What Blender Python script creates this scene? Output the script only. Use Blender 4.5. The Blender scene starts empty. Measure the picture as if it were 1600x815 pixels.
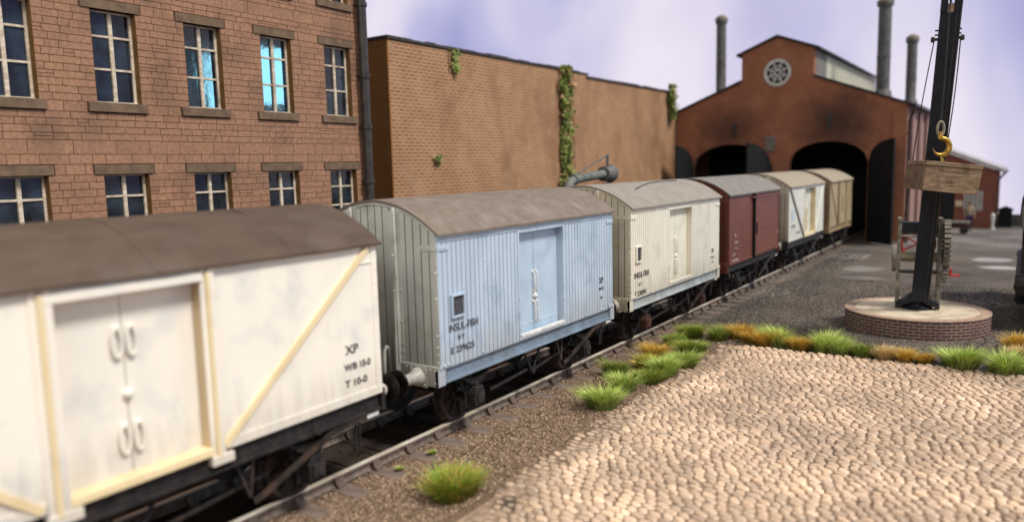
import bpy, math, random
from math import sin, cos, pi, radians, sqrt, atan2
from mathutils import Vector, Matrix, noise
random.seed(7)
sc = bpy.context.scene
COL = sc.collection
WL = {}

# ------------------------------------------------------------------ materials
def new_mat(name):
    m = bpy.data.materials.new(name); m.use_nodes = True
    nt = m.node_tree; b = nt.nodes['Principled BSDF']
    return m, nt, b
def N(nt, t, **kw):
    n = nt.nodes.new(t)
    for k, v in kw.items():
        if hasattr(n, k) and k not in ('Scale', 'Detail'): setattr(n, k, v)
        else: n.inputs[k].default_value = v
    return n
def rgba(c): return (c[0], c[1], c[2], 1)
def noise_mat(name, c1, c2, scale=3, rough=.7, detail=6, bump=0.0, bscale=30, stretch=(1,1,1), c3=None, p3=(.55,.7), s3=1.2, metal=0, spec=.3, lo=.35, hi=.65, bdist=.02):
    m, nt, b = new_mat(name); L = nt.links
    tc = N(nt, 'ShaderNodeTexCoord'); mp = N(nt, 'ShaderNodeMapping'); mp.inputs['Scale'].default_value = stretch
    L.new(tc.outputs['Object'], mp.inputs['Vector'])
    n = N(nt, 'ShaderNodeTexNoise', Scale=scale, Detail=detail); L.new(mp.outputs[0], n.inputs['Vector'])
    r = N(nt, 'ShaderNodeValToRGB'); r.color_ramp.elements[0].position = lo; r.color_ramp.elements[1].position = hi
    r.color_ramp.elements[0].color = rgba(c1); r.color_ramp.elements[1].color = rgba(c2)
    L.new(n.outputs['Fac'], r.inputs[0]); out = r.outputs[0]
    if c3:
        n3 = N(nt, 'ShaderNodeTexNoise', Scale=s3, Detail=5); L.new(tc.outputs['Object'], n3.inputs['Vector'])
        r3 = N(nt, 'ShaderNodeMapRange'); r3.inputs['From Min'].default_value = p3[0]; r3.inputs['From Max'].default_value = p3[1]
        L.new(n3.outputs['Fac'], r3.inputs[0])
        mx = N(nt, 'ShaderNodeMixRGB'); mx.inputs[2].default_value = rgba(c3)
        L.new(r3.outputs[0], mx.inputs[0]); L.new(out, mx.inputs[1]); out = mx.outputs[0]
    L.new(out, b.inputs['Base Color'])
    b.inputs['Roughness'].default_value = rough; b.inputs['Metallic'].default_value = metal
    b.inputs['Specular IOR Level'].default_value = spec
    if bump:
        bn = N(nt, 'ShaderNodeTexNoise', Scale=bscale, Detail=6); L.new(mp.outputs[0], bn.inputs['Vector'])
        bp = N(nt, 'ShaderNodeBump'); bp.inputs['Strength'].default_value = bump; bp.inputs['Distance'].default_value = bdist
        L.new(bn.outputs['Fac'], bp.inputs['Height']); L.new(bp.outputs[0], b.inputs['Normal'])
    return m
def attr_mat(name, rough=.8, nscale=20, namt=.25, bump=.3, bscale=60, bdist=.01, tint=None, spec=.3, trans=0, stain=None, sscale=.6):
    m, nt, b = new_mat(name); L = nt.links
    a = N(nt, 'ShaderNodeVertexColor'); a.layer_name = 'Col'
    tc = N(nt, 'ShaderNodeTexCoord')
    n = N(nt, 'ShaderNodeTexNoise', Scale=nscale, Detail=6); L.new(tc.outputs['Object'], n.inputs['Vector'])
    mr = N(nt, 'ShaderNodeMapRange'); mr.inputs['From Min'].default_value = .3; mr.inputs['From Max'].default_value = .7
    mr.inputs['To Min'].default_value = 1-namt; mr.inputs['To Max'].default_value = 1+namt; L.new(n.outputs['Fac'], mr.inputs[0])
    vm = N(nt, 'ShaderNodeVectorMath', operation='MULTIPLY'); L.new(a.outputs['Color'], vm.inputs[0]); L.new(mr.outputs[0], vm.inputs[1])
    out = vm.outputs[0]
    if stain:
        n3 = N(nt, 'ShaderNodeTexNoise', Scale=sscale, Detail=6); L.new(tc.outputs['Object'], n3.inputs['Vector'])
        r3 = N(nt, 'ShaderNodeMapRange'); r3.inputs['From Min'].default_value = .5; r3.inputs['From Max'].default_value = .75
        r3.inputs['To Max'].default_value = .7
        L.new(n3.outputs['Fac'], r3.inputs[0])
        mx = N(nt, 'ShaderNodeMixRGB'); mx.inputs[2].default_value = rgba(stain); L.new(r3.outputs[0], mx.inputs[0]); L.new(out, mx.inputs[1]); out = mx.outputs[0]
    L.new(out, b.inputs['Base Color'])
    b.inputs['Roughness'].default_value = rough; b.inputs['Specular IOR Level'].default_value = spec
    if bump:
        bn = N(nt, 'ShaderNodeTexNoise', Scale=bscale, Detail=5); L.new(tc.outputs['Object'], bn.inputs['Vector'])
        bp = N(nt, 'ShaderNodeBump'); bp.inputs['Strength'].default_value = bump; bp.inputs['Distance'].default_value = bdist
        L.new(bn.outputs['Fac'], bp.inputs['Height']); L.new(bp.outputs[0], b.inputs['Normal'])
    return m
def brick_mat(name, c1, c2, mortar, axis='X', w=.23, h=.075, msize=.012, stain=None, soot=None, rough=.85, uv=False, stain2=None, bstr=.5):
    m, nt, b = new_mat(name); L = nt.links
    tc = N(nt, 'ShaderNodeTexCoord'); sp = N(nt, 'ShaderNodeSeparateXYZ'); cb = N(nt, 'ShaderNodeCombineXYZ')
    geo = N(nt, 'ShaderNodeNewGeometry')
    src = tc.outputs['UV'] if uv else geo.outputs['Position']
    L.new(src, sp.inputs[0])
    if uv: L.new(sp.outputs['X'], cb.inputs['X']); L.new(sp.outputs['Y'], cb.inputs['Y'])
    else:
        L.new(sp.outputs['Y' if axis == 'X' else 'X'], cb.inputs['X']); L.new(sp.outputs['Z'], cb.inputs['Y'])
    br = N(nt, 'ShaderNodeTexBrick'); br.inputs['Scale'].default_value = 1
    br.inputs['Color1'].default_value = rgba(c1); br.inputs['Color2'].default_value = rgba(c2); br.inputs['Mortar'].default_value = rgba(mortar)
    br.inputs['Brick Width'].default_value = w; br.inputs['Row Height'].default_value = h; br.inputs['Mortar Size'].default_value = msize
    br.inputs['Mortar Smooth'].default_value = .3
    L.new(cb.outputs[0], br.inputs['Vector']); out = br.outputs['Color']
    def layer(out, col, scale, a, bb, amt, st=(1,1,1)):
        mp = N(nt, 'ShaderNodeMapping'); mp.inputs['Scale'].default_value = st; L.new(geo.outputs['Position'], mp.inputs[0])
        n3 = N(nt, 'ShaderNodeTexNoise', Scale=scale, Detail=6); L.new(mp.outputs[0], n3.inputs['Vector'])
        r3 = N(nt, 'ShaderNodeMapRange'); r3.inputs['From Min'].default_value = a; r3.inputs['From Max'].default_value = bb; r3.inputs['To Max'].default_value = amt
        L.new(n3.outputs['Fac'], r3.inputs[0])
        mx = N(nt, 'ShaderNodeMixRGB'); mx.inputs[2].default_value = rgba(col); L.new(r3.outputs[0], mx.inputs[0]); L.new(out, mx.inputs[1]); return mx.outputs[0]
    if stain: out = layer(out, stain, .45, .45, .7, .75, (1,1,.6))
    if stain2: out = layer(out, stain2, 1.4, .5, .72, .55)
    for (cx, cz, rx, rz, amt) in (soot or []):     # sooted brickwork above the openings
        mp = N(nt, 'ShaderNodeVectorMath', operation='SUBTRACT'); L.new(geo.outputs['Position'], mp.inputs[0]); mp.inputs[1].default_value = (cx, 0, cz)
        ml = N(nt, 'ShaderNodeVectorMath', operation='MULTIPLY'); L.new(mp.outputs[0], ml.inputs[0]); ml.inputs[1].default_value = (1/rx, 0, 1/rz)
        ln = N(nt, 'ShaderNodeVectorMath', operation='LENGTH'); L.new(ml.outputs[0], ln.inputs[0])
        nz = N(nt, 'ShaderNodeTexNoise', Scale=1.3, Detail=5); L.new(geo.outputs['Position'], nz.inputs['Vector'])
        ad = N(nt, 'ShaderNodeMath', operation='ADD'); L.new(ln.outputs['Value'], ad.inputs[0]); L.new(nz.outputs['Fac'], ad.inputs[1])
        r3 = N(nt, 'ShaderNodeMapRange'); r3.inputs['From Min'].default_value = .7; r3.inputs['From Max'].default_value = 1.6
        r3.inputs['To Min'].default_value = amt; r3.inputs['To Max'].default_value = 0; L.new(ad.outputs[0], r3.inputs[0])
        mx = N(nt, 'ShaderNodeMixRGB'); mx.inputs[2].default_value = (.045, .03, .024, 1); L.new(r3.outputs[0], mx.inputs[0]); L.new(out, mx.inputs[1]); out = mx.outputs[0]
    L.new(out, b.inputs['Base Color']); b.inputs['Roughness'].default_value = rough; b.inputs['Specular IOR Level'].default_value = .25
    bp = N(nt, 'ShaderNodeBump'); bp.inputs['Strength'].default_value = bstr; bp.inputs['Distance'].default_value = .01; bp.invert = True
    L.new(br.outputs['Fac'], bp.inputs['Height']); L.new(bp.outputs[0], b.inputs['Normal'])
    return m
def add_grime(m, col, z0, z1, amt):
    nt = m.node_tree; b = nt.nodes['Principled BSDF']; src = b.inputs['Base Color'].links[0].from_socket; L = nt.links
    g = N(nt,'ShaderNodeNewGeometry'); sp = N(nt,'ShaderNodeSeparateXYZ'); L.new(g.outputs['Position'],sp.inputs[0])
    mp = N(nt,'ShaderNodeMapping'); mp.inputs['Scale'].default_value = (6,6,.8); L.new(g.outputs['Position'],mp.inputs[0])
    n = N(nt,'ShaderNodeTexNoise',Scale=1.4,Detail=6); L.new(mp.outputs[0],n.inputs['Vector'])
    a = N(nt,'ShaderNodeMath',operation='MULTIPLY_ADD'); L.new(n.outputs['Fac'],a.inputs[0]); a.inputs[1].default_value = -.9; L.new(sp.outputs['Z'],a.inputs[2])
    r = N(nt,'ShaderNodeMapRange'); r.inputs['From Min'].default_value = z0-.45; r.inputs['From Max'].default_value = z1-.45; r.inputs['To Min'].default_value = amt; r.inputs['To Max'].default_value = 0; L.new(a.outputs[0],r.inputs[0])
    x = N(nt,'ShaderNodeMixRGB'); x.inputs[2].default_value = rgba(col); L.new(r.outputs[0],x.inputs[0]); L.new(src,x.inputs[1]); L.new(x.outputs[0],b.inputs['Base Color'])
def paint(name, c, dirt=None, rough=.45, amt=.12, s=2.5, streak=True, spec=.4, bump=.08, c3=None):
    d = dirt or tuple(v*.6 for v in c)
    c2 = tuple(v*(1-amt) + dd*amt for v, dd in zip(c, d))
    return noise_mat(name, c2, c, s, rough, bump=bump, bscale=45, stretch=(1,1,.35) if streak else (1,1,1), c3=c3 or d, p3=(.52,.82), s3=2.0, spec=spec, bdist=.004)

M = {}
M['side_white'] = paint('cream white paint', (.86,.815,.715), (.56,.58,.585), amt=.22, bump=.2)
M['side_cream'] = paint('cream paint', (.80,.765,.65), (.55,.50,.40), amt=.2)
M['side_cool_lit'] = paint('light grey paint tinted by cool light', (.47,.57,.68), (.24,.33,.43), amt=.35)  # blue of the cool side light put into a light grey van's paint
M['door_cool_lit_label'] = paint('cool lit door and blue label paint', (.47,.59,.71), (.28,.38,.50), amt=.3)  # door carries the same cool light tint; also colours a blue label
M['end_grey'] = paint('grey cream end paint', (.63,.645,.60), (.34,.33,.27), amt=.3)
M['end_cream'] = paint('weathered cream end paint', (.70,.64,.51), (.40,.33,.24), amt=.3)
M['sole_cool_lit'] = paint('underframe grey tinted by cool light', (.20,.27,.35), (.09,.09,.09), amt=.5)  # underframe grey with the cool side light in its colour
M['sole_pale'] = paint('grey green underframe paint', (.42,.46,.46), (.14,.14,.13), amt=.5)
M['yellowed'] = paint('yellowed cream paint', (.78,.65,.40), (.6,.45,.25), amt=.2)
for k_ in ('side_white','side_cream','side_cool_lit'): add_grime(M[k_], (.30,.25,.19), 1.1, 1.75, .42)
for k_ in ('end_grey','end_cream','far_white','tan'): add_grime(M[k_], (.14,.115,.085), 1.0, 2.1, .6) if k_ in M else None
M['tan_edge_shade'] = paint('tan shaded edge paint', (.62,.48,.30), (.35,.24,.13), amt=.4)  # shading of the door recess put into the post face colour
M['bauxite'] = paint('dark bauxite red paint', (.175,.052,.032), (.09,.035,.024), amt=.35)
M['bauxite_end'] = paint('rusty red brown paint', (.16,.045,.025), (.08,.025,.015), amt=.4)
M['far_white'] = paint('pale cream paint', (.70,.68,.60), (.45,.42,.34), amt=.3)
M['tan'] = paint('tan ochre paint', (.42,.33,.19), (.22,.16,.09), amt=.4)
M['tan_end'] = paint('brown ochre paint', (.33,.24,.13), (.17,.11,.06), amt=.4)
M['black'] = noise_mat('black underframe', (.010,.010,.012), (.030,.027,.026), 9, .6, bump=.3, bscale=50, c3=(.06,.04,.028), p3=(.55,.8), s3=5)
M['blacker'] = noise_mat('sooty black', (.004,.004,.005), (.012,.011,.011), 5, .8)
M['wheel'] = noise_mat('dark wheel steel', (.016,.013,.012), (.05,.035,.028), 6, .5, c3=(.07,.04,.03), s3=6)
M['rust'] = noise_mat('rusty axlebox', (.03,.015,.012), (.10,.04,.028), 7, .75, bump=.4)
M['bufhead'] = noise_mat('oily buffer steel', (.015,.013,.012), (.05,.04,.035), 6, .35, metal=.6)
M['silver'] = noise_mat('bright worn paint', (.55,.56,.56), (.75,.75,.72), 9, .4)
M['letter'] = noise_mat('black lettering', (.02,.02,.025), (.10,.10,.11), 30, .6)
M['letter_w'] = noise_mat('white lettering', (.45,.38,.36), (.6,.55,.5), 30, .6)
M['roof_brown'] = noise_mat('dark brown roof canvas', (.078,.052,.037), (.10,.070,.051), 3, .8, bump=.35, bscale=25, c3=(.125,.098,.076), p3=(.55,.8), s3=.8, stretch=(1,.5,1))
M['roof_grey'] = noise_mat('grey brown roof canvas', (.165,.13,.10), (.205,.165,.135), 6, .75, bump=.5, bscale=22, c3=(.25,.21,.175), p3=(.5,.85), s3=2.5)
M['roof_light'] = noise_mat('light grey roof canvas', (.25,.22,.185), (.30,.265,.225), 4, .75, bump=.25, bscale=22, c3=(.31,.28,.24), p3=(.5,.8), s3=1.8)
M['roof_mid'] = noise_mat('mid grey roof canvas', (.19,.172,.15), (.23,.21,.185), 4, .7, bump=.2, bscale=22)
M['roof_tan'] = noise_mat('tan roof canvas', (.30,.25,.18), (.35,.295,.215), 4, .7, bump=.2, bscale=22)
M['rail_side'] = noise_mat('rusty brown rail side', (.11,.082,.066), (.21,.16,.13), 8, .75, bump=.3, bscale=40)
M['rail_top'] = noise_mat('worn rail head', (.62,.54,.42), (.88,.82,.70), 5, .32, metal=.25, spec=.8, stretch=(1,.3,1))
M['sleeper'] = noise_mat('weathered sleeper', (.15,.108,.088), (.215,.16,.13), 4, .85, bump=.35, bscale=30, stretch=(1,4,1))
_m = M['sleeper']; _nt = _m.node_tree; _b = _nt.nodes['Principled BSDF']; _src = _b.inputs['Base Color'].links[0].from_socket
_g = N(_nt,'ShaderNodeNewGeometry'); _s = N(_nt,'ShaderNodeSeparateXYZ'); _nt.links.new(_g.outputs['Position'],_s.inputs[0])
_r = N(_nt,'ShaderNodeMapRange'); _r.inputs['From Min'].default_value = -7.85; _r.inputs['From Max'].default_value = -8.05; _r.inputs['To Max'].default_value = .85; _nt.links.new(_s.outputs['X'],_r.inputs[0])  # sleepers coloured dark beneath the vans in place of shade
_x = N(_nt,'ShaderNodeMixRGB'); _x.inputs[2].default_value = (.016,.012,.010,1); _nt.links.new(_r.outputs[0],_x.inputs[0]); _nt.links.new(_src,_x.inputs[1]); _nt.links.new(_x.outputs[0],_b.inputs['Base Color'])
M['chair'] = noise_mat('brown rail chair', (.085,.062,.05), (.16,.12,.095), 9, .75, bump=.3)
M['stone_trim'] = noise_mat('dark sandstone trim', (.12,.078,.05), (.18,.12,.078), 5, .85, bump=.35, bscale=50)
M['reveal'] = noise_mat('ochre reveal stone', (.13,.066,.018), (.19,.10,.03), 5, .9)
M['joint'] = noise_mat('dark mortar joint', (.085,.035,.018), (.12,.055,.03), 8, .95)
M['frame'] = noise_mat('cream window frame', (.42,.34,.25), (.66,.57,.46), 6, .6, bump=.2, stretch=(1,1,2), c3=(.25,.2,.14), p3=(.55,.8), s3=3)
M['pipe'] = noise_mat('dark iron pipe', (.028,.025,.024), (.055,.045,.038), 5, .4, bump=.2)
M['stones'] = attr_mat('sandstone blocks', .85, 14, .22, .4, 60, .008, stain=(.10,.066,.046), sscale=.8)
M['cobble'] = attr_mat('worn stone setts', .42, 35, .18, .35, 80, .006, spec=.5, stain=(.33,.24,.175), sscale=.9)
M['grass'] = attr_mat('grass blades', .6, 8, .1, 0, spec=.25)
M['leaf'] = attr_mat('ivy leaves', .7, 6, .15, 0, spec=.2)
M['wall_brick'] = brick_mat('brown retaining brick', (.33,.165,.08), (.25,.12,.058), (.50,.31,.18), 'X', .30, .12, .022, stain=(.20,.10,.05), stain2=(.44,.27,.16))
M['wall_brick_end'] = brick_mat('ochre end brick', (.30,.125,.03), (.25,.10,.025), (.42,.22,.08), 'Y', .24, .085, .012)
M['shed_brick'] = brick_mat('red engine shed brick', (.40,.145,.075), (.32,.115,.06), (.34,.17,.11), 'Y', .26, .10, .014, stain=(.24,.10,.055), stain2=(.44,.19,.11),
    soot=[(-8.6,6.1,2.7,2.0,.75),(-14.5,6.1,2.5,1.7,.65),(-8.2,6.8,1.6,1.6,.35)])
M['shed_brick_side'] = brick_mat('pink shed side brick', (.30,.17,.14), (.25,.13,.11), (.34,.24,.2), 'X', .24, .08, .012)
M['annex_brick'] = brick_mat('annex brick', (.32,.12,.08), (.26,.095,.06), (.13,.06,.045), 'Y', .24, .08, .009)
M['plinth_brick'] = brick_mat('plinth brick', (.135,.068,.060), (.085,.048,.045), (.36,.29,.23), uv=True, w=.24, h=.078, msize=.010, rough=.7, stain2=(.09,.045,.04))
M['plinth_top'] = noise_mat('buff concrete top', (.55,.46,.33), (.70,.60,.45), 2, .8, bump=.25, bscale=20, c3=(.36,.29,.20), p3=(.5,.75), s3=1.6)
M['plinth_rim'] = noise_mat('pinkish coping ring', (.36,.25,.18), (.48,.34,.26), 6, .8, bump=.3)
M['roof_dark'] = noise_mat('dark slate edge', (.035,.03,.03), (.07,.06,.055), 4, .8)
M['roof_pale'] = noise_mat('pale roofing', (.40,.38,.36), (.58,.55,.52), 3, .7)
M['clere_grey'] = noise_mat('grey clerestory boards', (.15,.135,.12), (.21,.19,.17), 4, .8, stretch=(1,6,1))
M['clere_white'] = noise_mat('white clerestory louvres', (.55,.53,.42), (.70,.68,.56), 4, .7)
M['vent'] = noise_mat('grey iron smoke vent', (.085,.085,.08), (.15,.145,.135), 4, .6, bump=.2)
M['ventcap'] = noise_mat('rusty vent cap', (.15,.12,.09), (.24,.19,.14), 4, .7)
M['crane_black'] = noise_mat('blue black crane paint', (.008,.010,.016), (.015,.019,.028), 6, .5, bump=.25, bscale=60, spec=.25)
M['crane_grey'] = noise_mat('weathered olive grey iron', (.12,.11,.09), (.24,.22,.18), 7, .7, bump=.4, bscale=40, c3=(.34,.31,.25), p3=(.55,.75), s3=4)
M['red'] = noise_mat('red painted iron', (.42,.03,.035), (.60,.06,.06), 5, .45)
M['gold'] = noise_mat('brass hook', (.30,.17,.03), (.62,.38,.09), 14, .38, metal=.85, bump=.2)
M['chain'] = noise_mat('tarnished chain', (.22,.18,.12), (.35,.3,.22), 9, .5, metal=.4)
M['crate'] = noise_mat('scuffed brown timber', (.15,.095,.055), (.34,.24,.155), 5, .7, bump=.6, bscale=18, stretch=(.8,.8,4.5), c3=(.08,.045,.025), p3=(.55,.72), s3=3.2, bdist=.02)
M['crate_end'] = noise_mat('darker end timber', (.12,.075,.042), (.21,.14,.085), 6, .8, bump=.3)
M['pane_n'] = None
def glass(name, c, c2, rough=.06):
    m, nt, b = new_mat(name); L = nt.links
    tc = N(nt, 'ShaderNodeTexCoord'); n = N(nt, 'ShaderNodeTexNoise', Scale=2.2, Detail=4); L.new(tc.outputs['Object'], n.inputs['Vector'])
    r = N(nt, 'ShaderNodeValToRGB'); r.color_ramp.elements[0].position = .38; r.color_ramp.elements[1].position = .68
    r.color_ramp.elements[0].color = rgba(c); r.color_ramp.elements[1].color = rgba(c2); L.new(n.outputs['Fac'], r.inputs[0])
    L.new(r.outputs[0], b.inputs['Base Color']); b.inputs['Roughness'].default_value = rough; b.inputs['IOR'].default_value = 1.5
    bp = N(nt, 'ShaderNodeBump'); bp.inputs['Strength'].default_value = .12; bp.inputs['Distance'].default_value = .02
    L.new(n.outputs['Fac'], bp.inputs['Height']); L.new(bp.outputs[0], b.inputs['Normal'])
    return m
M['pane'] = glass('dark blue acrylic pane', (.010,.012,.016), (.030,.044,.062))
M['pane_bright'] = glass('reflective acrylic pane', (.008,.02,.035), (.02,.05,.08), .04)
M['skin'] = noise_mat('skin', (.35,.18,.12), (.42,.24,.16), 6, .6)
M['tan_cloth'] = noise_mat('tan jacket cloth', (.30,.25,.17), (.40,.34,.24), 8, .9)
M['navy'] = noise_mat('navy trouser cloth', (.02,.022,.06), (.035,.04,.09), 8, .9)
M['hair'] = noise_mat('brown hair', (.03,.02,.012), (.06,.04,.025), 20, .7)
M['white_post'] = noise_mat('chipped white paint', (.5,.48,.44), (.75,.72,.68), 6, .7)
M['trolley'] = noise_mat('grey weathered timber', (.13,.115,.105), (.22,.20,.18), 6, .85, stretch=(1,5,1))
M['lowwall'] = noise_mat('grey brown stone', (.085,.075,.065), (.17,.15,.13), 3, .9, bump=.4)
M['tank_grey'] = noise_mat('grey green tank paint', (.10,.115,.10), (.17,.185,.165), 3, .6)
M['puddle'] = noise_mat('damp pale ash patch', (.27,.24,.22), (.38,.35,.32), 3, .35, spec=.5)
M['puddle_pink'] = noise_mat('damp mauve patch', (.17,.135,.14), (.25,.20,.20), 2, .35, spec=.5)

# ------------------------------------------------------------------ mesh builder
def roof_z(x, eave=3.28, rise=.52, hw=1.33):
    t = max(-1, min(1, x/hw)); return eave + rise*(1-t*t)
class MB:
    def __init__(s): s.v = []; s.f = []; s.c = []; s.col = None
    def add(s, vs, fs, col=None):
        o = len(s.v); s.v += [tuple(p) for p in vs]
        for f in fs: s.f.append(tuple(i+o for i in f)); s.c.append(col)
        return s
    def box(s, x0, x1, y0, y1, z0, z1, col=None):
        if x0 > x1: x0, x1 = x1, x0
        if y0 > y1: y0, y1 = y1, y0
        if z0 > z1: z0, z1 = z1, z0
        v = [(x0,y0,z0),(x1,y0,z0),(x1,y1,z0),(x0,y1,z0),(x0,y0,z1),(x1,y0,z1),(x1,y1,z1),(x0,y1,z1)]
        return s.add(v, [(3,2,1,0),(4,5,6,7),(0,1,5,4),(1,2,6,5),(2,3,7,6),(3,0,4,7)], col)
    def bar(s, p0, p1, w, h, up=(0,0,1), col=None):
        p0, p1 = Vector(p0), Vector(p1); d = (p1-p0).normalized(); u = Vector(up)
        a = d.cross(u)
        if a.length < 1e-4: a = d.cross(Vector((1,0,0)))
        a.normalize(); b = a.cross(d).normalized()
        vs = []
        for p in (p0, p1):
            for i, j in ((-1,-1),(1,-1),(1,1),(-1,1)): vs.append(p + a*w/2*i + b*h/2*j)
        return s.add(vs, [(0,1,2,3),(7,6,5,4),(0,4,5,1),(1,5,6,2),(2,6,7,3),(3,7,4,0)], col)
    def cyl(s, p0, p1, r0, r1=None, n=16, caps=True, col=None):
        r1 = r0 if r1 is None else r1
        return s.lathe(p0, Vector(p1)-Vector(p0), [(0,r0),(1,r1)], n, caps, True, col)
    def lathe(s, p0, ax, prof, n=20, caps=True, rel=False, col=None):
        p0 = Vector(p0); ax = Vector(ax); ln = ax.length; d = ax.normalized()
        a = d.cross(Vector((0,0,1)))
        if a.length < 1e-3: a = Vector((1,0,0))
        a.normalize(); b = d.cross(a).normalized()
        vs = []; fs = []
        for (t, r) in prof:
            c = p0 + d*(t*ln if rel else t)
            for k in range(n):
                an = 2*pi*k/n; vs.append(c + a*cos(an)*r + b*sin(an)*r)
        m = len(prof)
        for i in range(m-1):
            for k in range(n):
                k2 = (k+1) % n; fs.append((i*n+k, i*n+k2, (i+1)*n+k2, (i+1)*n+k))
        if caps: fs.append(tuple(range(n-1,-1,-1))); fs.append(tuple((m-1)*n+k for k in range(n)))
        return s.add(vs, fs, col)
    def tube(s, pts, r, n=8, col=None):
        pts = [Vector(p) for p in pts]; vs = []; fs = []
        rr = r if isinstance(r, (list, tuple)) else [r]*len(pts)
        ref = None
        for i, p in enumerate(pts):
            d = (pts[min(i+1,len(pts)-1)]-pts[max(i-1,0)]).normalized()
            if ref is None:
                ref = d.cross(Vector((0,0,1)))
                if ref.length < .05: ref = d.cross(Vector((1,0,0)))
            a = (ref - d*ref.dot(d)).normalized(); ref = a; b = d.cross(a)
            for k in range(n):
                an = 2*pi*k/n; vs.append(p + (a*cos(an)+b*sin(an))*rr[i])
        for i in range(len(pts)-1):
            for k in range(n):
                k2 = (k+1) % n; fs.append((i*n+k, i*n+k2, (i+1)*n+k2, (i+1)*n+k))
        fs.append(tuple(range(n-1,-1,-1))); fs.append(tuple((len(pts)-1)*n+k for k in range(n)))
        return s.add(vs, fs, col)
    def dome(s, c, nrm, r, col=None):
        return s.lathe(c, Vector(nrm)*r, [(0,1),(.45,.86),(.8,.5),(1.0,.08)], 8, True, False, col) if False else s.lathe(Vector(c), nrm, [(0,r),(r*.45,r*.86),(r*.8,r*.5),(r,.05*r)], 8)
    def prism(s, poly, axis, a0, a1, col=None):
        # poly: list of 2D; axis 0: (y,z) extruded over x ; 1: (x,z) over y ; 2: (x,y) over z
        def mk(p, a): return {0:(a,p[0],p[1]),1:(p[0],a,p[1]),2:(p[0],p[1],a)}[axis]
        n = len(poly); vs = [mk(p,a0) for p in poly]+[mk(p,a1) for p in poly]
        fs = [tuple(range(n-1,-1,-1)), tuple(range(n,2*n))]+[(i,(i+1)%n,n+(i+1)%n,n+i) for i in range(n)]
        return s.add(vs, fs, col)
    def build(s, name, mat, parent=None, local=False, bevel=0, smooth=False, origin=None, uv=None, mat2=None):
        o0 = Vector((0,0,0)) if local else (WL.get(parent, Vector((0,0,0))) if parent is not None else Vector(origin or (0,0,0)))
        me = bpy.data.meshes.new(name)
        me.from_pydata([Vector(p)-o0 for p in s.v], [], s.f)
        if any(c is not None for c in s.c) and 'G' not in s.c:
            at = me.color_attributes.new('Col', 'FLOAT_COLOR', 'CORNER'); data = []
            for f, c in zip(s.f, s.c):
                c = c or (.2,.2,.2)
                for _ in f: data += [c[0],c[1],c[2],1]
            at.data.foreach_set('color', data)
        if uv:
            ul = me.uv_layers.new(name='UVMap')
            for lp in me.loops:
                ul.data[lp.index].uv = uv(s.v[lp.vertex_index])
        me.materials.append(mat)
        if mat2:
            me.materials.append(mat2)
            for p, c in zip(me.polygons, s.c):
                if c == 'G': p.material_index = 1
        if smooth:
            me.polygons.foreach_set('use_smooth', [True]*len(me.polygons))
        me.update()
        if s.fixn:
            import bmesh
            bm = bmesh.new(); bm.from_mesh(me); bmesh.ops.recalc_face_normals(bm, faces=bm.faces); bm.to_mesh(me); bm.free()
        ob = bpy.data.objects.new(name, me); COL.objects.link(ob)
        if smooth:
            try: me.set_sharp_from_angle(angle=radians(40))
            except Exception: pass
        if bevel:
            md = ob.modifiers.new('bevel', 'BEVEL'); md.width = bevel; md.segments = 2; md.limit_method = 'ANGLE'; md.angle_limit = radians(50)
        if parent is not None: ob.parent = parent; WL[ob] = WL.get(parent, Vector((0,0,0)))
        else: ob.location = o0; WL[ob] = o0
        return ob
    fixn = True
def empty(name, loc, rotz=0):
    o = bpy.data.objects.new(name, None); COL.objects.link(o); o.location = loc; o.rotation_euler = (0,0,rotz); o.empty_display_size = .2
    WL[o] = Vector(loc); return o
def tag(o, label=None, cat=None, group=None, kind=None):
    if label: o['label'] = label
    if cat: o['category'] = cat
    if group: o['group'] = group
    if kind: o['kind'] = kind
    return o
def lettering(txt, size, loc, mat, parent, rot=(pi/2,0,pi/2), width=None, name='lettering', bold=.0):
    cu = bpy.data.curves.new('lettering', 'FONT'); cu.body = txt; cu.size = size; cu.extrude = .0015; cu.offset = bold
    t = bpy.data.objects.new('tmp', cu); COL.objects.link(t)
    bpy.context.view_layer.update()
    me = bpy.data.meshes.new_from_object(t.evaluated_get(bpy.context.evaluated_depsgraph_get()))
    bpy.data.objects.remove(t); me.materials.clear(); me.materials.append(mat)
    o = bpy.data.objects.new(name, me); COL.objects.link(o); o.parent = parent
    if width:
        w = max(v.co.x for v in me.vertices)-min(v.co.x for v in me.vertices); k = width/w
        for v in me.vertices: v.co.x *= k
    o.location = loc; o.rotation_euler = rot
    return o

# ------------------------------------------------------------------ world, camera, light
PSI = radians(34.2); PITCH = .121986; ROLL = .024885; CH = 4.2547
a = Vector((cos(PSI), sin(PSI), 0)); bfw = Vector((-sin(PSI), cos(PSI), 0))
F = bfw*cos(PITCH) - Vector((0,0,1))*sin(PITCH); U = bfw*sin(PITCH) + Vector((0,0,1))*cos(PITCH)
Rr = a*cos(ROLL) - U*sin(ROLL); Ur = a*sin(ROLL) + U*cos(ROLL)
cam = bpy.data.cameras.new('camera'); co = bpy.data.objects.new('camera', cam); COL.objects.link(co)
mt = Matrix((Rr, Ur, -F)).transposed().to_4x4(); mt.translation = (0,0,CH); co.matrix_world = mt
cam.lens = 1181.27/1600*36; cam.sensor_width = 36; cam.clip_end = 500; cam.clip_start = .05
cam.dof.use_dof = True; cam.dof.focus_distance = 15.8; cam.dof.aperture_fstop = .02658/.105
sc.camera = co
w = bpy.data.worlds.new('World'); sc.world = w; w.use_nodes = True
w.node_tree.nodes['Background'].inputs[0].default_value = (.93,.95,1,1); w.node_tree.nodes['Background'].inputs[1].default_value = .40
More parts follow.
